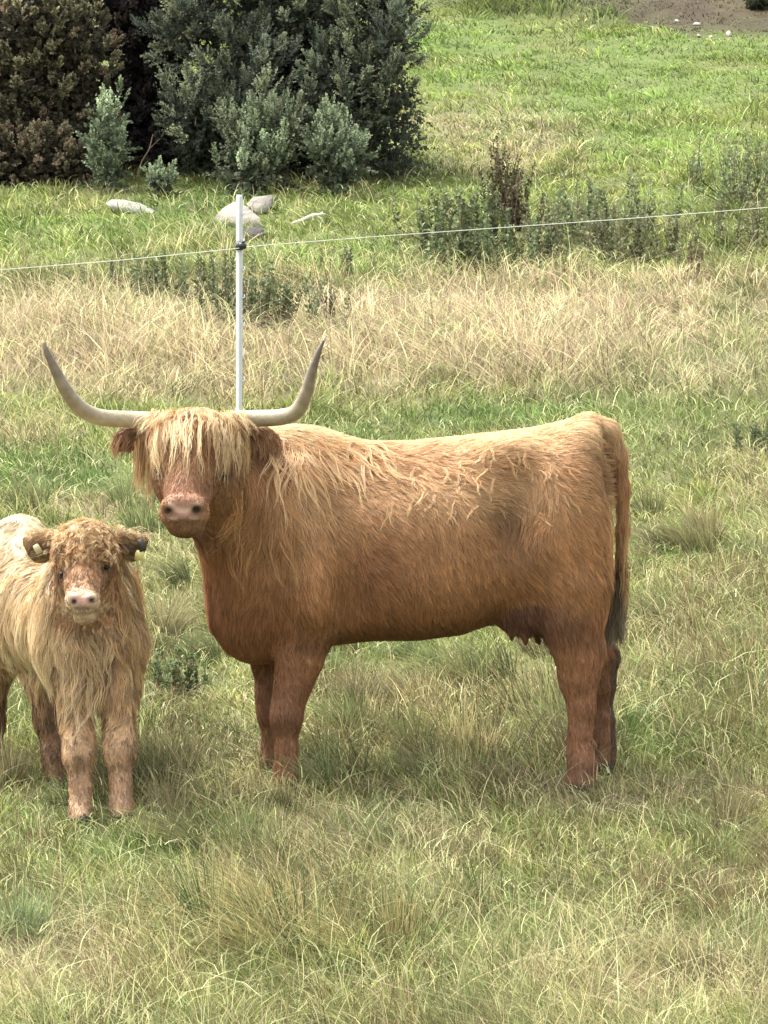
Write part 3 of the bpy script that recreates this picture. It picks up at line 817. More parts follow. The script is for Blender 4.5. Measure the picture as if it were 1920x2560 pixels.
    ex = 425 + u * 100 + rng.normal(0, 9, n); ey = 945 + 105 * rng.uniform(0, 1, n) ** 1.5 + 22 * np.abs(u) - 16 * (np.abs(u + .1) < .3)
    lowr = rng.uniform(0, 1, n) < .07
    ey = np.where((u > .3) & (rng.uniform(0, 1, n) < .4), ey + 28, ey); ey[:7] = rng.uniform(1030, 1068, 7); ex[7:12] = rng.uniform(333, 352, 5); ey[7:12] = rng.uniform(1022, 1045, 5); ax[7:12] = 350; ex[12:19] = rng.uniform(474, 502, 7); ey[12:19] = rng.uniform(1030, 1066, 7); R[12:19] = R[12:13] * 0 + np.array([B.hit(492 + i * 3, 915, 15.4, 16.0) for i in range(7)]); R[7:12] = np.array([B.hit(343 + i * 4, 915, 15.4, 16.0) for i in range(5)])
    E = np.array([B.hit(np.clip(a, 325, 505), min(b, 1075), 15.3, 15.9) for a, b in zip(ex, ey)])
    E[:, 1] = np.clip(E[:, 1], 15.42, 15.8) - .018
    E = W(ex, ey, E[:, 1])
    R2 = R + np.stack([u * .015, 0 * u - .055, 0 * u + .028 + rng.normal(0, .006, n)], -1)
    E2 = E * .55 + R * .45; E2[:, 1] = np.minimum(E[:, 1], R[:, 1]) - .045; E2[:, 0] += u * .02
    Cc = bez(R, R2, E2, E, 11)
    parts = [lock_bundle(Cc[:26], .0048, .0010, 14, .0012, (.52, .33, .15), (.72, .55, .32), .013), lock_bundle(Cc[34:54], .010, .0015, 11, .0010, (.36, .18, .08), (.50, .31, .15), .008)]
    cnt = 26; sd = np.where(np.arange(cnt) % 2 == 0, -1, 1)
    R = W(425 + sd * rng.uniform(70, 100, cnt), 893 + rng.uniform(-4, 12, cnt), 15.70 + rng.normal(0, .012, cnt)); E = R + np.stack([sd * rng.uniform(-.01, .045, cnt), rng.uniform(-.05, -.02, cnt), -rng.uniform(.03, .09, cnt)], -1)
    parts.append(lock_bundle(bez(R, R + np.array([0, -.03, .012]), E + np.array([0, -.01, .03]), E, 8), .008, .003, 14, .0012, (.48, .30, .14), (.70, .53, .31), .004))
    # thin bright single strands over the fringe
    n = 40
    ax = rng.uniform(335, 515, n); u = (ax - 425) / 95; ay = 890 + 20 * u ** 2 + rng.uniform(0, 55, n)
    R = np.array([B.hit(a, b, 15.4, 16.0) for a, b in zip(ax, ay)])
    ex = 425 + u * 102 + rng.normal(0, 14, n); ey = ay + rng.uniform(50, 130, n)
    E = np.array([B.hit(np.clip(a, 325, 505), min(b, 1075), 15.3, 15.9) for a, b in zip(ex, ey)]); yy = np.clip(E[:, 1], 15.42, 15.8) - .03
    E = W(ex, ey, yy)
    R2 = R + np.stack([u * .015, 0 * u - .06, 0 * u + .03], -1); E2 = E * .55 + R * .45; E2[:, 1] = np.minimum(E[:, 1], R[:, 1]) - .05
    parts.append(lock_bundle(bez(R, R2, E2, E, 13), .003, .0008, 7, .0011, (.62, .44, .24), (.80, .64, .40), .012))
    # swept top hair
    n = 34
    ax = rng.uniform(335, 515, n); ay = rng.uniform(886, 905, n) + 12 * ((ax - 425) / 95) ** 2
    R = np.array([B.hit(a, b + 8, 15.4, 16.0) for a, b in zip(ax, ay)])
    sgn = np.sign(ax - 420 + rng.normal(0, 30, n))
    E = R + np.stack([sgn * rng.uniform(.03, .09, n), rng.uniform(-.09, -.04, n), rng.uniform(-.07, -.02, n)], -1)
    Cc = bez(R, R + np.array([0, -.01, .03]), E + np.array([0, -.01, .045]), E, 8)
    parts.append(lock_bundle(Cc, .009, .003, 16, .0012, (.46, .28, .13), (.70, .53, .31), .006))
    # cheek hair hanging on both sides
    for (x0, x1, y0, y1, xx, yy, YY, cnt) in ((300, 330, 945, 1000, -6, 100, 15.74, 22), (512, 532, 915, 985, 6, 90, 15.72, 20), (515, 530, 915, 950, 4, 60, 15.71, 6)):
        a = rng.uniform(x0, x1, cnt); b = rng.uniform(y0, y1, cnt)
        R = W(a, b, YY + rng.normal(0, .02, cnt)); E = W(a + xx + rng.normal(0, 6, cnt), b + yy * rng.uniform(.5, 1.2, cnt), YY - .01)
        Cc = bez(R, R * .7 + E * .3 + np.array([0, -.01, 0]), R * .3 + E * .7, E, 9)
        parts.append(lock_bundle(Cc, .007, .003, 18, .0013, (.42, .25, .11), (.60, .44, .24), .006))
    Vr, Qr, Cr = join_parts(parts); new_mesh('fringe', Vr, Qr, M_fur, root, C=np.clip(Cr, 0, .85))
    # ear hair
    parts = []
    for x0, x1, s_ in ((252, 320, -1), (530, 598, 1)):
        cnt = 34; a = rng.uniform(x0, x1, cnt); R = W(a, 950 + rng.normal(0, 9, cnt), 15.755 + rng.normal(0, .012, cnt))
        E = R + np.stack([s_ * rng.uniform(-.015, .03, cnt), rng.normal(-.005, .01, cnt), -rng.uniform(.03, .085, cnt)], -1)
        parts.append(lock_bundle(bez(R, R * .7 + E * .3 + np.array([s_ * .008, 0, 0]), R * .3 + E * .7, E, 6), .006, .003, 16, .0013, (.22, .11, .05), (.38, .22, .11), .003))
    for q_ in parts: new_mesh('ear_hair', q_[0], q_[1], M_fur, root, C=q_[2])
    # tail switch
    cnt = 60
    s0 = rng.uniform(0, 1, cnt)
    R = W(1337 - 12 * s0 + rng.normal(0, 5, cnt), 1240 + 90 * s0, 16.05 + rng.normal(0, .012, cnt))
    E = W(1325 + rng.uniform(-28, 26, cnt), 1340 + 70 * rng.uniform(.3, 1, cnt), 16.03 + rng.normal(0, .02, cnt))
    Vr, Qr, Cr = lock_bundle(bez(R, R * .7 + E * .3 + np.array([.012, 0, 0]), R * .25 + E * .75, E, 9), .008, .005, 26, .0015, (.12, .085, .05), (.21, .165, .10), .008)
    cnt = 26
    s0 = rng.uniform(0, 1, cnt); R2 = W(1345 + rng.normal(0, 3, cnt), 1030 + 260 * s0, 16.03 + rng.normal(0, .01, cnt)); E = R2 + np.stack([rng.uniform(-.01, .012, cnt), 0 * s0, -rng.uniform(.08, .16, cnt)], -1)
    V2 = lock_bundle(bez(R2, R2 * .7 + E * .3 + np.array([.012, 0, 0]), R2 * .25 + E * .75, E, 7), .006, .004, 16, .0012, (.34, .2, .09), (.5, .35, .17), .005)
    Vr, Qr, Cr = join_parts([(Vr, Qr, Cr), V2]); new_mesh('tail_switch', Vr, Qr, M_fur, root, C=Cr)

    for e in eyes: eyeball(root, e + np.array([0, .008, 0]), .014)
    # horns
    def horn(pts, name='horn'):
        P = [W(a, b, y) for a, b, y in pts]
        n_ = len(P); rad = [.029, .029, .0285, .027, .0235, .0175, .0110, .003]
        V_, Q_, _ = tube(P, rad[:n_], 20, 10)
        dx, dy = PX(V_); t = np.repeat(np.linspace(0, 1, (len(V_) - 2) // 20), 20); t = np.append(t, [0, 1])
        base = np.array([.42, .36, .24]); mid = np.array([.24, .195, .12]); tip = np.array([.09, .065, .04])
        c_ = np.where(t[:, None] < .45, base + (mid - base) * (t[:, None] / .45), mid + (tip - mid) * np.clip((t[:, None] - .45) / .4, 0, 1))
        c_ = c_ * (1 + .07 * np.sin(t * 90 + 3 * vnoise(V_, 20, 2)))[:, None] ** np.where(t < .5, .5, 1)[:, None]
        c_ = c_ * (1 + .22 * fbm(V_ * np.array([1, 1, 1]), 45, 77))[:, None]
        c_ = np.where(t[:, None] > .96, np.array([.38, .3, .2]), c_)
        new_mesh(name, V_, Q_, M_horn, root, C=np.clip(c_, 0, 1))
    horn([(338, 908, 15.74), (285, 906, 15.73), (215, 901, 15.69), (172, 880, 15.65), (142, 842, 15.62), (119, 798, 15.61), (102, 762, 15.61), (92, 735, 15.62)])
    horn([(500, 906, 15.74), (550, 904, 15.74), (608, 901, 15.71), (641, 888, 15.68), (661, 850, 15.66), (673, 806, 15.65), (687, 763, 15.65), (703, 727, 15.66)])
    return B
build_cow()

# ------------------------------------------------------------------ the calf
def build_calf():
    root = thing('calf', 'small fluffy tan calf facing the camera at the left edge, pale muzzle and ear tags', 'calf', (-1.3, 15.6, float(zg(-1.3, 15.6))))
    B = Body(axis_grid(-1.75, -.72, -1.32, -.98, .0105, .005), axis_grid(14.98, 16.55, 15.0, 15.34, .012, .0055), axis_grid(-.16, 1.06, .60, .98, .011, .0055))
    B.ell(W(198, 1372, 15.64), (.14, .19, .265), .07)
    B.cone(W(200, 1365, 15.68), W(50, 1318, 16.12), .165, .21, .10)
    B.ell(W(42, 1232, 16.22), (.13, .18, .20), .08)
    B.ell(W(20, 1320, 16.15), (.18, .2, .2), .1)
    B.cone(W(190, 1250, 15.74), W(188, 1205, 15.50), .15, .11, .08)
    B.cone(W(190, 1330, 15.62), W(186, 1260, 15.42), .12, .08, .08)
    B.ell(W(252, 1345, 15.60), (.062, .12, .19), .05); B.ell(W(128, 1360, 15.60), (.075, .13, .18), .06)
    def leg(pts, rad, k=.04): B.chain([W(*p) for p in pts], [r - .010 if r < .08 else r for r in rad], k)
    leg([(260, 1400, 15.55), (258, 1500, 15.52), (258, 1595, 15.48), (259, 1630, 15.465), (261, 1690, 15.455), (263, 1742, 15.44)], [.1, .070, .057, .056, .040, .050])
    leg([(263, 1742, 15.44), (262, 1768, 15.41)], [.046, .05], .02)
    leg([(150, 1410, 15.55), (165, 1500, 15.52), (169, 1595, 15.48), (170, 1635, 15.465), (174, 1695, 15.455), (175, 1745, 15.44)], [.1, .070, .057, .056, .040, .050])
    leg([(175, 1745, 15.44), (173, 1776, 15.40)], [.046, .052], .02)
    leg([(70, 1370, 16.0), (95, 1470, 15.95), (108, 1560, 15.95), (118, 1640, 15.92), (127, 1715, 15.88), (127, 1740, 15.86)], [.13, .07, .056, .048, .042, .05])
    leg([(-10, 1370, 16.15), (-20, 1460, 16.1), (-22, 1560, 16.12), (-15, 1640, 16.08), (-12, 1690, 16.03), (-12, 1712, 16.0)], [.13, .07, .056, .046, .04, .05])
    # head
    B.ell(W(185, 1192, 15.38), (.108, .11, .105), .04)
    B.cone(W(184, 1225, 15.34), W(178, 1290, 15.22), .088, .054, .04)
    B.ell(W(178, 1301, 15.19), (.058, .048, .041), .025)
    B.ell(W(183, 1333, 15.225), (.038, .042, .03), .02)
    B.ell(W(158, 1293, 15.155), (.022, .02, .02), .015); B.ell(W(197, 1292, 15.155), (.022, .02, .02), .015)
    B.ell(W(160, 1300, 15.128), (.009, .02, .010), .006, carve=True); B.ell(W(198, 1297, 15.128), (.010, .02, .010), .006, carve=True)
    B.cone(W(150, 1322, 15.17), W(177, 1314, 15.145), .004, .005, .01, carve=True); B.cone(W(177, 1314, 15.145), W(208, 1320, 15.17), .005, .004, .01, carve=True)
    # ears
    for x0, x1, x2, y1_, y2_ in ((130, 90, 58, 1182, 1166), (242, 280, 313, 1180, 1164)):
        B.cone(W(x0, 1168, 15.44), W(x1, y1_, 15.455), .028, .047, .02, sq=(1, 2.0, 1)); B.cone(W(x1, y1_, 15.455), W(x2, y2_, 15.45), .047, .016, .02, sq=(1, 2.0, 1))
        B.ell(W(x1, y1_ + 5, 15.420), (.034, .012, .022), .03, carve=True)
    eyes = [B.hit(134, 1240, 15.0, 15.6), B.hit(229, 1225, 15.0, 15.6)]
    for e in eyes: B.ell(e + np.array([0, .003, 0]), (.018, .01, .012), .01, carve=True)
    V, Q = B.mesh(1)
    TAN = np.array([.50, .335, .185]); PALE = np.array([.78, .65, .46]); BR = np.array([.31, .18, .095]); PINK = np.array([.40, .25, .17])
    def cc(P):
        dx, dy = PX(P); c = TAN + 0 * P; n = fbm(P, 7, 15)
        def mx(c, t, w): w = np.clip(w, 0, 1)[:, None]; return c * (1 - w) + t * w
        c = mx(c, PALE, .95 * np.clip((1225 - dy + 60 * n) / 70, 0, 1) * (P[:, 1] > 15.55) + .7 * lobe(dx + 30 * n, dy, 75, 1340, 70, 110) + .5 * lobe(dx, dy, 265, 1260, 25, 50))  # pale upper back: sunlight from above put into the coat colour
        c = mx(c, BR, .7 * np.clip(-.1 + 1.2 * fbm(P * np.array([1, 1, .35]), 9, 44), 0, 1))
        c = mx(c, BR, .7 * np.clip((dy - 1440) / 120, 0, 1) * (dx < 130) + .75 * lobe(dx, dy, 232, 1440, 26, 90) + .55 * lobe(dx, dy, 290, 1420, 26, 60))
        c = mx(c, np.array([.42, .26, .165]), .7 * np.clip((dy - 1560) / 80, 0, 1) * (dx > 130))
        c = mx(c, BR * .55, .9 * lobe(dx, dy, 172, 1650, 18, 24) + .7 * lobe(dx, dy, 285, 1640, 12, 25))
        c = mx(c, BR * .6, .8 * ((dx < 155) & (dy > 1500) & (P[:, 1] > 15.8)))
        hd = (P[:, 1] < 15.52) & (dy < 1355) & (dx > 108) & (dx < 262)
        f = mx(np.array([.36, .20, .10]) + 0 * P, np.array([.58, .41, .23]), .9 * np.clip((1185 - dy) / 40, 0, 1))
        f = mx(f, BR, .5 * lobe(dx, dy, 140, 1250, 25, 30) + .5 * lobe(dx, dy, 232, 1260, 18, 45))
        f = mx(f, np.array([.05, .03, .02]), .95 * lobe(dx, dy, 134, 1240, 12, 9) + .95 * lobe(dx, dy, 229, 1225, 12, 9))
        f = mx(f, np.array([.70, .56, .40]), 1.1 * lobe(dx, dy, 178, 1306, 42, 24))
        c = np.where(hd[:, None], f, c)
        e = (P[:, 1] > 15.40) & (P[:, 1] < 15.5) & (dy < 1222) & (dy > 1140) & ((dx < 118) | (dx > 250))
        e_in = np.clip(1.4 * (lobe(dx, dy, 92, 1184, 24, 16) + lobe(dx, dy, 280, 1182, 24, 16)), 0, 1)[:, None]
        return np.where(e[:, None], np.array([.42, .28, .15]) * (1 - e_in) + e_in * np.array([.13, .075, .04]) + 0 * c, c)
    C = cc(V); dx, dy = PX(V)
    def paint(cnd, w, colr):
        nonlocal C
        w = (np.clip(w, 0, 1) * cnd)[:, None]; C = C * (1 - w) + np.array(colr) * w
    fr = V[:, 1] < 15.27
    paint(fr, 1.4 * lobe(dx, dy, 178, 1305, 38, 24), (.62, .46, .36))
    paint(fr, 1.2 * lobe(dx, dy, 178, 1296, 20, 16), (.48, .28, .23))
    paint(fr, 1.2 * lobe(dx, dy, 180, 1317, 24, 7), (.2, .11, .08))
    paint(fr, 1.4 * lobe(dx, dy, 160, 1300, 6, 6) + 1.4 * lobe(dx, dy, 198, 1297, 7, 6), (.03, .015, .01))
    paint(fr, .8 * lobe(dx, dy, 185, 1338, 25, 12), (.40, .30, .19))
    hoof = V[:, 2] < zg(V[:, 0], V[:, 1]) + .035
    C = np.where(hoof[:, None], np.array([.03, .025, .02]), C)
    new_mesh('body', V, Q, M_skin, root, C=C)
    def dens(P):
        dx, dy = PX(P); w = np.where(P[:, 1] > 16.2, .6, 1.0)
        w = np.where((P[:, 1] < 15.25) & (lobe(dx, dy, 179, 1300, 32, 18) > .45), 0.0, w)
        w = np.where((P[:, 1] < 15.5) & (dy < 1360), w * 1.4, w)
        return np.where(P[:, 2] < zg(P[:, 0], P[:, 1]) + .03, 0, w)
    N = 62000; R = surf_samples(V, Q, N, dens); dx, dy = PX(R)
    hd = (R[:, 1] < 15.52) & (dy < 1355) & (dx > 108) & (dx < 262)
    L = np.where(dy > 1560, .019, .058); L = np.where(hd, np.where(dy < 1205, .032, .018), L)
    ear = (R[:, 1] > 15.38) & (R[:, 1] < 15.52) & (dy < 1222) & ((dx < 118) | (dx > 250)) & (dy > 1140)
    L = np.where((R[:, 1] < 15.27) & (dy > 1270), .008, L)
    L = np.where(ear, .042, L) * rng.uniform(.6, 1.25, N)
    def flow(P, n):
        dx, dy = PX(P)
        a = .5 * vnoise(P, 8, 7) + .45 * vnoise(P, 20, 8)
        d = np.stack([a - .12 * (dx < 150), .25 + a * .3, -1 + 0 * a], -1)
        hd = (P[:, 1] < 15.52) & (dy < 1355) & (dx > 108) & (dx < 262)
        a2 = 1.8 * vnoise(P, 30, 9); d = np.where(hd[:, None], np.stack([np.where(dy < 1205, a2, (dx - 183) / 120), -.2 + 0 * a, -.8 + np.where(dy < 1205, .8 * vnoise(P, 34, 19), 0)], -1), d)
        e = (P[:, 1] > 15.38) & (P[:, 1] < 15.54) & (dy < 1222) & ((dx < 118) | (dx > 250)) & (dy > 1140)
        return np.where(e[:, None], np.stack([np.sign(dx - 185) * .8, 0 * dx, -.5 + 0 * dx], -1), d)
    P, near = grow(B, R, L, flow, np.where(hd & (dy < 1205), .45, .17), 5, (int(N / 26), np.where(dy > 1560, .35, .75)), wave=.4, wfreq=.9)
    C = cc(R); v = np.exp(.42 * (_h(near, near * 0, near * 0, 3) - .5) * 2)[:, None] * np.exp(rng.normal(0, .14, N))[:, None]
    Vr, Qr, Cr = strands(B, P, rng.uniform(.0011, .0020, N), C * v * .7, C * v * np.array([1.2, 1.2, 1.15]))
    new_mesh('coat', Vr, Qr, M_fur, root, C=np.clip(Cr, 0, .85))
    # long locks on flank, neck and chest
    parts = []
    for (x0, x1, y0, y1, l0, l1, cnt, c0, c1) in ((0, 110, 1190, 1400, .14, .24, 70, (.52, .37, .20), (.82, .68, .46)), (250, 300, 1230, 1400, .14, .22, 26, (.42, .26, .12), (.58, .42, .23)),
                                                 (140, 235, 1370, 1500, .12, .2, 34, (.42, .28, .15), (.76, .60, .38)), (82, 118, 1270, 1420, .15, .22, 26, (.50, .35, .19), (.78, .63, .41))):
        a = rng.uniform(x0, x1, cnt); b = rng.uniform(y0, y1, cnt)
        R = np.array([B.hit(p_, q_, 15.0, 16.5) for p_, q_ in zip(a, b)])
        P, _ = grow(B, R, rng.uniform(l0, l1, cnt), flow, .07, 9, wave=.4, wfreq=1.2)
        P += B.grad(P.reshape(-1, 3)).reshape(P.shape) * .006
        parts.append(lock_bundle(P, .010, .002, 20, .0010, c0, c1, .004))
    Vr, Qr, Cr = join_parts(parts); new_mesh('shaggy_locks', Vr, Qr, M_fur, root, C=np.clip(Cr, 0, .85))
    # curls on the poll
    cnt = 130; a = rng.uniform(118, 252, cnt); b = rng.uniform(1128, 1212, cnt) + 10 * ((a - 185) / 70) ** 2
    R = np.array([B.hit(p_, q_, 15.0, 15.7) for p_, q_ in zip(a, b)]); n = B.grad(R)
    t = np.linspace(0, 1, 8)[None, :, None]; ph = rng.uniform(0, 6.28, (cnt, 1, 1))
    tang = norm(np.stack([rng.normal(0, 1, cnt), rng.normal(0, .3, cnt), rng.normal(-.5, .6, cnt)], -1))[:, None]
    bit = np.cross(n[:, None], tang)
    r_ = .007
    Cc = R[:, None] + n[:, None] * (.004 + .012 * np.sin(t * 3)) + tang * (t * .035) + r_ * (np.sin(t * 6 + ph) - np.sin(ph)) * bit + r_ * .6 * (np.cos(t * 8 + ph) - np.cos(ph)) * n[:, None]
    Vr, Qr, Cr = lock_bundle(Cc, .0045, .0025, 12, .0009, (.50, .33, .17), (.72, .56, .34), .001)
    new_mesh('curls', Vr, Qr, M_fur, root, C=Cr)
    for e in eyes: eyeball(root, e + np.array([0, .008, 0]), .0115)
    # pale hair along the upper edge of the ears
    parts = []
    for x0, x1, s_ in ((62, 122, -1), (250, 312, 1)):
        cnt = 30; a = rng.uniform(x0, x1, cnt); q_ = np.abs(a - 185) / 125
        R = W(a, 1154 - 8 * (1 - q_) + rng.normal(0, 4, cnt), 15.44 + rng.normal(0, .012, cnt))
        E = R + np.stack([s_ * rng.uniform(.015, .05, cnt), rng.normal(-.005, .01, cnt), rng.uniform(-.02, .012, cnt)], -1)
        parts.append(lock_bundle(bez(R, R * .7 + E * .3 + np.array([0, 0, .012]), R * .3 + E * .7 + np.array([0, 0, .008]), E, 6), .005, .002, 12, .0009, (.50, .36, .2), (.75, .6, .38), .002))
    for q_ in parts: new_mesh('ear_hair', q_[0], q_[1], M_fur, root, C=q_[2])
    # ear tags
    def plate(name, dx_, dy_, Y, w_, h_, colr, rot=0):
        parts = []
        xs_ = np.array([-1, 1, 1, .75, -.75, -1]) * w_ / 2; zs_ = np.array([-1, -1, .45, 1, 1, .45]) * h_ / 2
        c_, s_ = math.cos(rot), math.sin(rot)
        X = xs_ * c_ - zs_ * s_; Z = xs_ * s_ + zs_ * c_; o = W(dx_, dy_, Y); V_ = []
        for yy in (-.0015, .0015):
            for x_, z_ in zip(X, Z): V_.append(o + np.array([x_, yy + .15 * x_, z_]))
        Q_ = [[0, 1, 2, 5], [5, 2, 3, 4], [6, 11, 8, 7], [11, 10, 9, 8]] + [[i, i + 6, (i + 1) % 6 + 6, (i + 1) % 6] for i in range(6)]
        new_mesh(name, np.array(V_), np.array(Q_), M_plastic, root, C=np.broadcast_to(np.array(colr), (12, 3)), smooth=False)['label'] = 'black plastic ear tag' if colr[0] < .1 else 'yellow plastic ear tag'
    plate('ear_tag', 306, 1178, 15.41, .024, .042, (.05, .045, .035), .25)
    plate('ear_tag', 301, 1200, 15.41, .030, .034, (.60, .52, .20), -.2)
    plate('ear_tag', 81, 1186, 15.405, .022, .034, (.62, .55, .33), .5)
build_calf()

# ------------------------------------------------------------------ bushes and plants
def rand_unit(n, up=0.0):
    v = rng.normal(0, 1, (n, 3)); v[:, 2] += up; return norm(v)

def shoots(base, axis, length, nl, leaf, lw, cbase, ctip, spread=.8, jit=.2):
    """leafy shoots: base (S,3), axis (S,3), length (S,), nl leaves each"""
    S = len(base)
    s = rng.uniform(0, 1, (S, nl)) ** .8
    pos = base[:, None] + axis[:, None] * (s * length[:, None])[..., None]
    rad = norm(np.cross(axis[:, None], norm(rng.normal(0, 1, (S, nl, 3)))))
    d = norm(axis[:, None] * (.5 + .4 * s[..., None]) + rad * spread)
    ll = leaf * (1.15 - .55 * s) * rng.uniform(.7, 1.3, (S, nl))
    d = d.reshape(-1, 3); p0 = pos.reshape(-1, 3); ll = ll.reshape(-1)
    sd = norm(np.cross(d, rng.normal(0, 1, d.shape)))
    w = lw * ll / leaf
    a = p0; b = p0 + d * (ll * .5)[:, None] + sd * w[:, None]; c = p0 + d * ll[:, None]; e = p0 + d * (ll * .5)[:, None] - sd * w[:, None]
    V = np.stack([a, b, c, e], 1).reshape(-1, 3); n = len(a)
    Q = np.arange(n * 4).reshape(-1, 4)
    f = s.reshape(-1, 1); v = np.exp(rng.normal(0, jit, (n, 1)))
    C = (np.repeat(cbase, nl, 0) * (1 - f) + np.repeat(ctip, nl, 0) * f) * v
    return V, Q, np.repeat(C, 4, 0)

def bush(name, label, cat, lobes, n_shoot, cols, shoot_len=.16, nl=26, leaf=.028, lw=.005, inner=.3, up=.6, group=None, trunk=True, plume=7):
    """lobes: (dx,dy,Y,rx,ry,rz) in metres radii; plumes of leafy shoots stand on the lobes"""
    cs = np.array([W(l[0], l[1], l[2]) for l in lobes]); rs = np.array([l[3:6] for l in lobes])
    bx, by = cs[:, 0].mean(), cs[:, 1].mean()
    root = thing(name, label, cat, (bx, by, float(zg(bx, by))), group)
    area = rs[:, 0] * rs[:, 2]
    n_pl = max(8, n_shoot // plume)
    k = rng.choice(len(lobes), n_pl, p=area / area.sum())
    u = rand_unit(n_pl, .25); u[:, 1] = np.where(rng.uniform(0, 1, n_pl) < .6, -np.abs(u[:, 1]), u[:, 1])
    rr = rng.uniform(.55, 1.0, n_pl) ** .6
    lump = 1 + .25 * vnoise(u * 1.0 + k[:, None] * 3.7, 2.6, 13)
    p = cs[k] + u * rs[k] * (rr * lump)[:, None]
    dmin = np.full(n_pl, 9.)
    for c, r in zip(cs, rs): dmin = np.minimum(dmin, np.linalg.norm((p - c) / r, axis=1))
    keep = (dmin > .5) & (p[:, 2] > zg(p[:, 0], p[:, 1]) - .02)
    p, k, u = p[keep], k[keep], u[keep]; n_pl = len(p)
    ci = rng.choice(len(cols), n_pl, p=np.array([c[2] for c in cols]) / sum(c[2] for c in cols))
    pax = norm(u * .7 + np.array([0, -.15, up]) + rng.normal(0, .2, (n_pl, 3)))
    tone = np.exp(.45 * fbm(p, 2.2, 23) + rng.normal(0, .22, n_pl))[:, None]
    psz = rng.uniform(.6, 1.35, n_pl)
    rep = lambda q: np.repeat(q, plume, 0)
    S = n_pl * plume
    spl = rng.uniform(0, 1, S)
    sideo = norm(np.cross(rep(pax), rng.normal(0, 1, (S, 3))))
    pb = rep(p) + rep(pax) * (spl * shoot_len * .9 * rep(psz))[:, None]
    ax = norm(rep(pax) + sideo * (.75 * (1 - spl))[:, None] + np.array([0, 0, .15]))
    cb = rep(np.array([c[0] for c in cols])[ci] * tone); ct = rep(np.array([c[1] for c in cols])[ci] * tone)
    a = shoots(pb, ax, shoot_len * rep(psz) * (.9 - .45 * spl), nl, leaf, lw, cb, ct)
    # inner foliage, and a skirt down to the ground
    m = int(n_shoot * inner); kk = rng.choice(len(lobes), m, p=area / area.sum())
    p2 = cs[kk] + rand_unit(m) * rs[kk] * rng.uniform(.15, .8, m)[:, None]
    sk = rng.uniform(0, 1, m) < .3
    g2 = zg(p2[:, 0], p2[:, 1])
    p2[:, 2] = np.where(sk, g2 + rng.uniform(0, 1, m) * np.clip(p2[:, 2] - g2, .03, .5), np.maximum(p2[:, 2], g2 + .03))
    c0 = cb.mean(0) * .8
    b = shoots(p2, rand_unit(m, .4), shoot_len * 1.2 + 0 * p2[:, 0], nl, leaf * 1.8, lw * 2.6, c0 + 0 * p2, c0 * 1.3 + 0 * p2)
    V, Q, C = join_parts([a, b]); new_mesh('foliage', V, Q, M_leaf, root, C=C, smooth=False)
    if trunk:
        parts = []
        bw = min(.1, rs[:, 0].max() * .25)
        for i in range(len(cs)):
            g0 = np.array([bx * .6 + cs[i][0] * .4 + rng.normal(0, bw), by + rng.normal(0, .05), 0]); g0[2] = zg(g0[0], g0[1]) - .05
            mid = g0 * .5 + cs[i] * .5 + rng.normal(0, bw * .4, 3); q = min(1, rs[i].max() / .3)
            parts.append(tube([g0, mid, cs[i]], [.028 * q, .018 * q, .008 * q], 7, 5, (.10, .075, .055)))
            for _ in range(4):
                e = cs[i] + rand_unit(1, .5)[0] * rs[i] * .8
                parts.append(tube([cs[i] * .6 + mid * .4, cs[i] * .5 + e * .5 + rng.normal(0, .03 * q, 3), e], [.012 * q, .008 * q, .003], 5, 3, (.13, .095, .065)))
        V, Q, C = join_parts(parts); new_mesh('branches', V, Q, M_bark, root, C=C)
    return root

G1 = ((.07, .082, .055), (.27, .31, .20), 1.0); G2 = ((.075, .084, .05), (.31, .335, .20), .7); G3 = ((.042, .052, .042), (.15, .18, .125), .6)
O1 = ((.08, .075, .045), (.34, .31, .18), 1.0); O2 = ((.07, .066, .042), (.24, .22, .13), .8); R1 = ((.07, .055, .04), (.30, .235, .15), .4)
YB = 34.7
bush('dark_bush', 'thicket coloured dark as shade, in the gap between the olive and the blue-green bushes', 'bush',
     [(300, 60, YB + .9, .4, .3, .5), (320, 220, YB + .8, .36, .3, .5), (240, 300, YB + .7, .3, .25, .3), (370, 330, YB + .6, .25, .25, .2), (280, -60, YB + 1, .5, .3, .4),
      (460, 300, YB + .6, .3, .2, .28), (600, 310, YB + .6, .3, .2, .25), (730, 290, YB + .6, .3, .2, .2), (120, 300, YB + .5, .4, .2, .3), (560, 180, YB + .7, .4, .2, .4), (720, 160, YB + .7, .4, .2, .3), (60, 90, YB + .8, .5, .2, .5), (100, 220, YB + .6, .5, .2, .3), (620, 20, YB + 1, .6, .2, .5)],
     4400, [((.035, .030, .030), (.075, .07, .066), 1.0), ((.04, .032, .027), (.10, .08, .06), .6)], .16, 20, .034, .010, inner=.7)  # dark leaf colours stand for the shade inside the gap
bush('gorse_bush', 'big dark blue-green gorse thicket filling the top left behind the post', 'bush',
     [(430, 60, YB + .3, .34, .3, .34), (520, 180, YB, .36, .3, .34), (640, 60, YB + .3, .42, .35, .4), (740, 200, YB, .38, .3, .30), (830, 110, YB + .1, .24, .3, .34), (850, 225, YB - .05, .18, .25, .2),
      (430, 260, YB - .05, .24, .25, .3), (560, 290, YB - .1, .26, .2, .26), (700, 290, YB, .28, .25, .2), (820, 20, YB + .3, .32, .3, .34), (500, -70, YB + .4, .4, .35, .4), (700, -90, YB + .5, .45, .4, .45), (860, -20, YB + .6, .2, .3, .2)],
     6400, [G1, G2, G3], .20, 28, .022, .0045, inner=.4, plume=16)
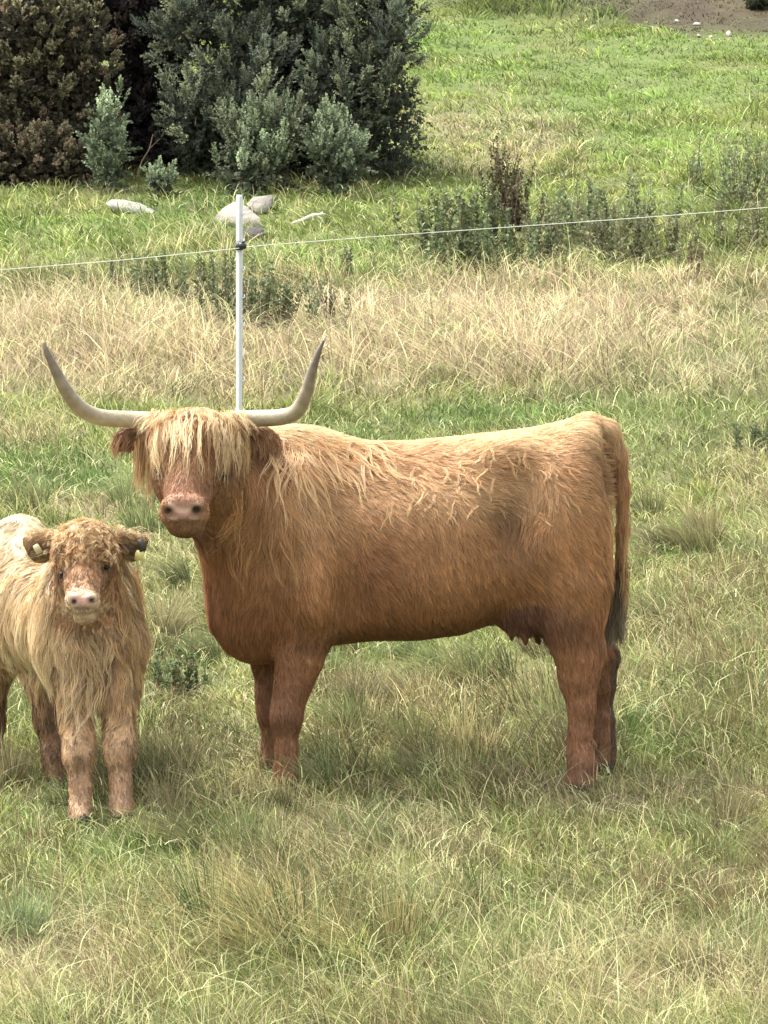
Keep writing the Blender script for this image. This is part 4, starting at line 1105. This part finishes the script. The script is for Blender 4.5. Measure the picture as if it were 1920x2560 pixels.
bush('leafy_bush', 'olive brown leafy bush at the top left corner above the rusty bush', 'bush',
     [(40, 60, YB - .1, .42, .3, .34), (150, 90, YB, .36, .3, .36), (50, 190, YB - .1, .40, .3, .24), (170, 200, YB + .05, .26, .25, .3), (-60, 120, YB, .4, .3, .5), (90, -50, YB + .3, .5, .4, .4), (60, 310, YB, .4, .3, .22)],
     4200, [O1, O2, R1], .11, 26, .020, .007, inner=.35, plume=14)
bush('leafy_bush', 'low rusty brown bush at the left edge below the olive bush', 'bush',
     [(20, 350, YB - .35, .26, .2, .22), (110, 345, YB - .35, .26, .2, .20), (170, 370, YB - .4, .14, .15, .14), (-40, 370, YB - .4, .2, .2, .2)],
     1300, [((.07, .055, .038), (.28, .22, .145), 1.0), O2], .1, 22, .024, .007, trunk=True, inner=.5)
P1 = ((.12, .145, .09), (.38, .45, .29), 1.0); P2 = ((.10, .125, .07), (.31, .37, .22), .8)
SPRIG = dict(up=3.2, plume=9, inner=.25)
bush('shrub', 'slender pale green upright shrub in front of the dark gap', 'shrub',
     [(230, 275, 34.0, .05, .05, .13), (212, 320, 34.0, .06, .06, .12), (246, 335, 34.0, .06, .06, .13), (228, 375, 34.0, .09, .08, .10), (213, 240, 34.0, .018, .03, .07), (262, 250, 34.0, .018, .03, .06)],
     330, [P1, P2], .17, 26, .022, .006, **SPRIG)
bush('shrub', 'wide pale green young shrub below the big thicket, above the white post', 'shrub',
     [(560, 300, 33.9, .10, .10, .14), (600, 315, 33.9, .09, .10, .12), (520, 335, 33.9, .08, .08, .10), (565, 355, 33.8, .17, .13, .09), (488, 295, 33.9, .02, .04, .09), (632, 275, 33.9, .02, .04, .08), (575, 245, 33.9, .03, .04, .09), (540, 385, 33.7, .22, .12, .05)],
     700, [P1, P2, G2], .18, 26, .022, .006, **SPRIG)
bush('shrub', 'sprawling light green shrub at the right foot of the big thicket', 'shrub',
     [(710, 315, 33.8, .08, .08, .11), (750, 335, 33.8, .08, .08, .09), (695, 350, 33.7, .09, .08, .08), (735, 370, 33.7, .15, .10, .07), (690, 270, 33.8, .018, .03, .07), (738, 280, 33.8, .018, .03, .06), (775, 350, 33.8, .03, .04, .05)],
     480, [P1, P2], .17, 26, .022, .006, **SPRIG)
bush('shrub', 'tiny grey-green shrub on the grass before the dark gap', 'shrub',
     [(345, 396, 33.6, .07, .07, .05), (360, 402, 33.5, .05, .05, .04)], 110, [P1, P2], .10, 20, .022, .006, trunk=False, up=1.6)
bush('scrub_bush', 'brown bracken scrub on the soil bank at the top right corner', 'bush',
     [(1570, 18, 52, .35, .3, .12), (1500, 5, 53, .4, .3, .10), (1625, 10, 52, .3, .2, .14)], 620, [((.09, .06, .035), (.30, .20, .11), 1.0), ((.06, .055, .03), (.17, .15, .08), .5)], .12, 20, .04, .009, trunk=False)
bush('scrub_bush', 'dark green scrub clump at the right edge beside the soil bank', 'bush',
     [(1640, 45, 50.5, .14, .15, .14), (1665, 25, 51, .2, .2, .2)], 260, [((.03, .035, .018), (.09, .10, .05), 1.0)], .12, 20, .04, .009, trunk=False)

# pale bent twig in front of the dark gap
g = ground_at(296, 388)
V, Q, C = tube([W(294, 388, g.y), W(306, 350, g.y), W(322, 322, g.y), (W(330, 290, g.y + .1))], [.007, .006, .005, .003], 6, 5, (.26, .19, .13))
V2 = tube([W(322, 322, g.y), W(345, 300, g.y + .05)], [.004, .002], 6, 1, (.26, .19, .13))
V, Q, C = join_parts([(V, Q, C), V2])
tag(new_mesh('dead_twig', V, Q, M_bark, C=C), 'thin bare brown twig rising in the dark gap between bushes', 'twig')

def weed(name, label, cat, dx, dy, h, spread, nst, colr, leaf=.04, lw=.010, group=None, nl=30, lean=.15):
    g = ground_at(dx, dy)
    root = thing(name, label, cat, g, group)
    b = np.array(g)[None] + np.stack([rng.normal(0, spread, nst), rng.normal(0, spread * .7, nst), np.zeros(nst)], -1)
    b[:, 2] = zg(b[:, 0], b[:, 1]) - .01
    ax = norm(np.stack([rng.normal(0, lean, nst), rng.normal(0, lean, nst), np.ones(nst)], -1))
    ln = h * rng.uniform(.55, 1.0, nst)
    c = np.array(colr)[None] * np.exp(rng.normal(0, .25, (nst, 1)))
    V, Q, C = shoots(b + ax * .02, ax, ln, nl, leaf, lw, c * .8, c * 1.25, spread=1.1)
    new_mesh('leaves', V, Q, M_leaf, root, C=C, smooth=False)
    parts = [tube([np.array(g) - np.array([0, 0, .02]), b[i] + ax[i] * ln[i] * .4 + rng.normal(0, .008, 3), b[i] + ax[i] * ln[i]], [.004, .003, .0015], 5, 2, (.13, .09, .05)) for i in range(nst)]
    V, Q, C = join_parts(parts); new_mesh('stem', V, Q, M_bark, root, C=C)
DG = (.085, .11, .05); DB = (.11, .115, .06); BG = (.12, .15, .075)
WEEDS = [
    ('dock_plant', 'tall dark brown seeding dock standing highest on the middle slope', 1085, 480, .50, .035, 12, (.06, .05, .03), .04, .016),
    ('dock_plant', 'shorter brown dock just right of the tallest one', 1120, 500, .36, .03, 9, (.07, .055, .033), .04, .016),
    ('thistle', 'wide dark green thistle patch below the tall docks and crossing the wire', 985, 545, .38, .12, 18, DG, .06, .018),
    ('thistle', 'dark weed clump beside the straw band under the tall docks', 1040, 590, .30, .13, 16, DG, .055, .018),
    ('thistle', 'grey-green weed patch right of the tall docks on the wire', 1290, 520, .38, .10, 14, BG, .06, .015),
    ('thistle', 'dull weed tangle below the wire right of the centre', 1330, 570, .34, .15, 17, DB, .055, .016),
    ('thistle', 'single narrow dark stalk below the wire at the centre right', 1185, 555, .22, .015, 3, DG, .035, .01),
    ('dock_plant', 'small brown stalk clump at the top of the straw near the right', 1508, 600, .22, .035, 5, (.09, .07, .04), .03, .009),
    ('thistle', 'large blue-green thistle clump at the right edge on the wire', 1610, 450, .46, .13, 16, BG, .055, .013),
    ('thistle', 'dark weeds under the large thistle clump at the right edge', 1630, 540, .32, .12, 12, DB, .05, .012),
    ('thistle', 'small upright weed on the hill left of the right edge thistles', 1495, 400, .2, .02, 3, BG, .04, .01),
    ('thistle', 'tall thin weeds immediately left of the white post', 488, 730, .40, .05, 9, DG, .045, .014),
    ('thistle', 'leafy dark weeds immediately right of the white post', 575, 735, .38, .075, 17, DG, .048, .015),
    ('thistle', 'dark weed spike in the straw above the right horn tip', 712, 720, .26, .02, 4, (.08, .07, .05), .03, .009),
    ('thistle', 'loose weeds on the green slope left of the white post', 370, 660, .26, .09, 12, DG, .045, .013),
    ('thistle', 'faint weed patch at the left of the slope under the wire', 205, 640, .2, .12, 8, DG, .035, .009),
    ('thistle', 'thin dark weed between the post and the tall docks', 745, 610, .22, .05, 5, DG, .035, .009),
    ('thistle', 'dark bushy weed at the right edge level with the straw', 1650, 990, .14, .05, 8, DG, .04, .01),
    ('thistle', 'blue-green leafy plant standing between the calf and the cow', 372, 1500, .15, .035, 7, (.10, .14, .06), .03, .009),
]
for nme, lab, a, b, h, sp, ns, cl, lf, lw_ in WEEDS:
    weed(nme, lab, 'weed', a, b, h * 1.2, sp * 1.7, int(ns * 1.9), tuple(q * 1.15 for q in cl), lf * .7, lw_ * .65, nl=60, lean=.12, group='weeds scattered over the slope')

def tussock(name, label, dx, dy, n, rad, h, lean, c0, c1, wd=.0024):
    n = int(n * 1.0); c0 = (c0[0] * .8, c0[1] * .95, c0[2] * .8); c1 = (c1[0] * 1.25, c1[1] * 1.35, c1[2] * 1.15)
    g = ground_at(dx, dy)
    r = np.abs(rng.normal(0, rad, n)); a = rng.uniform(0, 6.28, n)
    sc = rng.integers(0, 9, n); sx_ = rng.normal(0, rad * 1.1, 9)[sc]; sy_ = rng.normal(0, rad * 1.2, 9)[sc]; sl_ = rng.normal(0, .3, 9)[sc]; sh_ = rng.uniform(.6, 1.1, 9)[sc]; r = r * .6
    P = np.stack([g.x + sx_ + r * np.cos(a), g.y + sy_ + r * np.sin(a) * 1.3, 0 * r], -1); P[:, 2] = zg(P[:, 0], P[:, 1]) - .01
    L = np.stack([lean + sl_ + np.cos(a) * r / rad * .5 + rng.normal(0, .2, n), rng.normal(-.05, .25, n) + .2 * np.sin(a), 0 * r], -1)
    hh = h * sh_ * rng.uniform(.5, 1.15, n)
    k = np.clip(vnoise(P, 22, 5)[:, None] * 1.2 + .5 + rng.normal(0, .25, (n, 1)), 0, 1.3); c = np.array(c0) * k + np.array(c1) * (1 - k)
    V, Q, C = blades(P, hh, L, rng.uniform(.6, 1.3, n) * wd, c * .45 * np.exp(rng.normal(0, .3, (n, 1))), c * 1.3 * np.exp(rng.normal(0, .35, (n, 1))), K=5, curl=.35)
    tag(new_mesh(name, V, Q, M_grass, C=C), label, 'rush', 'rush tussocks in the pasture')
tussock('rush_clump', 'large wind-swept olive brown rush clump in the foreground below the cow', 655, 2062, 2600, .13, .36, -.75, (.13, .13, .06), (.30, .23, .12))
tussock('rush_clump', 'lower right skirt of rushes beside the large foreground clump', 800, 2040, 1300, .13, .26, -.25, (.17, .15, .07), (.30, .24, .13))
tussock('rush_clump', 'grey-green rush clump at the left edge of the foreground', 28, 2050, 900, .07, .22, .05, (.14, .17, .09), (.22, .23, .12))
tussock('rush_clump', 'dark tangled tussock between the calf hooves and the cow front legs', 400, 1690, 1500, .14, .2, -.3, (.10, .10, .05), (.22, .17, .10))
tussock('rush_clump', 'brown tussock hiding the front hooves of the cow', 620, 1745, 900, .11, .13, -.2, (.16, .13, .07), (.30, .23, .13))
tussock('rush_clump', 'brown seedy tussock at the right edge level with the cow legs', 1570, 1450, 1500, .22, .22, -.2, (.15, .12, .07), (.27, .21, .12))
tussock('rush_clump', 'brownish rushes seen under the cow belly', 960, 1560, 1500, .26, .22, -.2, (.18, .14, .08), (.32, .25, .14))

# ------------------------------------------------------------------ stones and driftwood
def stone(label, outline, dy_base, Ythick, top, colr, name='stone', hgt=.07):
    colr = tuple(q * .62 for q in colr)
    """outline: photo-noted points of the visible slab"""
    g = ground_at(np.mean([p[0] for p in outline]), dy_base)
    O = np.array([W(a, b, g.y) for a, b in outline]); O[:, 1] += (O[:, 2] - O[:, 2].min()) * 1.2
    c = O.mean(0); n = len(O); rings = []
    for sc, yo in ((.93, -.5), (1.0, -.42), (1.0, .35), (.8, .5)):
        R = c + (O - c) * sc; R[:, 1] += yo * Ythick; rings.append(R)
    V = np.concatenate(rings + [[c + np.array([0, -.56 * Ythick, 0])], [c + np.array([0, .56 * Ythick, 0])]])
    V = V + .012 * np.stack([vnoise(V, 25, s) for s in (1, 2, 3)], -1)
    Q = [[r * n + i, r * n + (i + 1) % n, (r + 1) * n + (i + 1) % n, (r + 1) * n + i] for r in range(3) for i in range(n)]
    T = [[4 * n, (i + 2) % n, i + 1, i] for i in range(0, n, 2)] + [[4 * n + 1, 3 * n + i, 3 * n + i + 1, 3 * n + (i + 2) % n] for i in range(0, n, 2)]
    o = new_mesh(name, V, Q + T, M_stone, C=np.broadcast_to(np.array(colr), (len(V), 3)), smooth=False)
    tag(o, label, 'stone', 'pale stones lying on the slope')
stone('long pale slab of stone lying in the grass left of the post', [(228, 440), (238, 431), (262, 430), (300, 440), (345, 458), (338, 468), (300, 466), (240, 450)], 462, .12, 0, (.42, .41, .35))
stone('angular pinkish grey boulder directly behind the white post', [(458, 478), (480, 450), (505, 436), (530, 445), (560, 470), (572, 488), (545, 498), (500, 488)], 490, .2, 0, (.44, .39, .34))
stone('grey wedge of rock leaning behind the angular boulder', [(532, 440), (545, 425), (588, 421), (588, 445), (572, 460), (560, 464), (545, 455), (538, 448)], 462, .12, 0, (.36, .33, .28))
stone('rock under the angular boulder, coloured dark as crevice shade', [(505, 500), (530, 490), (565, 488), (572, 505), (565, 520), (540, 524), (515, 520), (505, 510)], 520, .12, 0, (.12, .11, .10))  # dark colour stands for the shade in the crevice below the boulder
for i, (a, b, w_, h_, lb) in enumerate([(1505, 52, 17, 7, 'pale stone on the soil bank, leftmost of the row'), (1462, 46, 9, 6, 'small whitish stone on the grass edge of the bank'), (1575, 74, 12, 13, 'largest whitish stone at the right end of the bank'), (1510, 78, 9, 6, 'low pale stone under the bank, nearest the middle'), (1535, 80, 7, 7, 'tiny pale stone just below the soil bank')]):
    stone(lb, [(a - w_ / 2, b), (a - w_ / 3, b - h_ / 2), (a, b - h_ * .7), (a + w_ / 3, b - h_ / 2), (a + w_ / 2, b), (a + w_ / 3, b + h_ / 2), (a, b + h_ / 2), (a - w_ / 3, b + h_ / 3)], b + h_ * .4, .12, 0, (.50, .47, .38))
g = ground_at(665, 492)
parts = [tube([W(628, 481, g.y), W(650, 474, g.y), W(675, 464, g.y), W(703, 459, g.y)], [.010, .014, .018, .006], 8, 5, (.50, .48, .38)),
         tube([W(682, 463, g.y), W(694, 470, g.y - .02), W(700, 480, g.y - .03)], [.010, .006, .004], 6, 4, (.47, .45, .36)),
         tube([W(690, 461, g.y), W(697, 455, g.y + .02)], [.008, .005], 6, 1, (.5, .48, .38))]
V, Q, C = join_parts(parts); V[:, 2] -= .01
tag(new_mesh('dead_branch', V, Q, M_bark, C=C), 'bleached forked branch lying right of the white post', 'branch')

# ------------------------------------------------------------------ electric fence
YP = 23.0
top = W(517, 421, YP); gz = float(zg(top[0], YP))
post = thing('fence_post', 'slim white plastic electric fence post behind the cow', 'post', (top[0], YP, gz))
x0 = top[0]; H = top[2]
def prof(xs_, ys_): return [(x0 + a, YP + b) for a, b in zip(xs_, ys_)]
pr = [(-.017, -.009), (-.004, -.009), (-.004, -.016), (.004, -.016), (.004, -.009), (.017, -.009), (.017, .005), (-.017, .005)]
zs_ = [gz - .15, gz + .02, H - .14, H - .012, H]; sc_ = [.7, .9, 1, 1, .75]; tilt = [-.006, -.004, 0, 0, 0]
V = np.array([[x0 + a * s_ + tl, YP + b * s_, z] for z, s_, tl in zip(zs_, sc_, tilt) for a, b in pr]); n = 8
Q = [[r * n + i, r * n + (i + 1) % n, (r + 1) * n + (i + 1) % n, (r + 1) * n + i] for r in range(len(zs_) - 1) for i in range(n)]
t0 = (len(zs_) - 1) * n; Q += [[t0, t0 + 1, t0 + 6, t0 + 7], [t0 + 1, t0 + 2, t0 + 3, t0 + 4], [t0 + 1, t0 + 4, t0 + 5, t0 + 6], [7, 6, 1, 0]]
V, Q, C = join_parts([(V, np.array(Q), (.62, .64, .65))]); SH = (V, Q, C)
lug = []
for q_ in range(7):
    z_ = H - .1 - q_ * .14
    lug.append(tube([(x0 + .016, YP - .008, z_), (x0 + .026, YP - .012, z_ + .006), (x0 + .024, YP - .012, z_ + .018)], [.004, .004, .003], 6, 2, (.70, .73, .75)))
ins = W(522, 531, YP - .03)
parts = [tube([ins + np.array([-.02, .02, .012]), ins + np.array([.0, -.005, .0]), ins + np.array([.024, -.008, -.002])], [.013, .019, .012], 10, 4, (.015, .015, .015)),
         tube([W(517, 524, YP) + np.array([0, -.02, 0]), W(517, 540, YP) + np.array([0, -.02, 0])], [.02, .02], 10, 1, (.015, .015, .015)),
         tube([ins + np.array([.004, -.01, .018]), ins + np.array([.02, -.012, .022])], [.007, .004], 8, 1, (.015, .015, .015))]
Vs, Qs, Cs = join_parts([SH] + lug); new_mesh('shaft', Vs, Qs, M_plastic, post, C=Cs, smooth=False)
V, Q, C = join_parts(parts); new_mesh('insulator', V, Q, M_plastic, post, C=C)
wp = [(-260, 603, 20.6), (0, 583, 21.5), (260, 562, 22.2), (420, 546, 22.7), (519, 536, YP - .035), (560, 531, 23.2), (800, 512, 24.0), (1080, 492, 25.0), (1400, 469, 26.0), (1659, 448, 26.8), (1950, 424, 27.8)]
Pw = [W(*p) for p in wp]
V, Q, C = tube(Pw, [.0022] * len(Pw), 6, 14, (.66, .68, .58))
tag(new_mesh('fence_wire', V, Q, M_plastic, C=C), 'thin pale electric fence wire strung across the slope past the white post', 'wire')
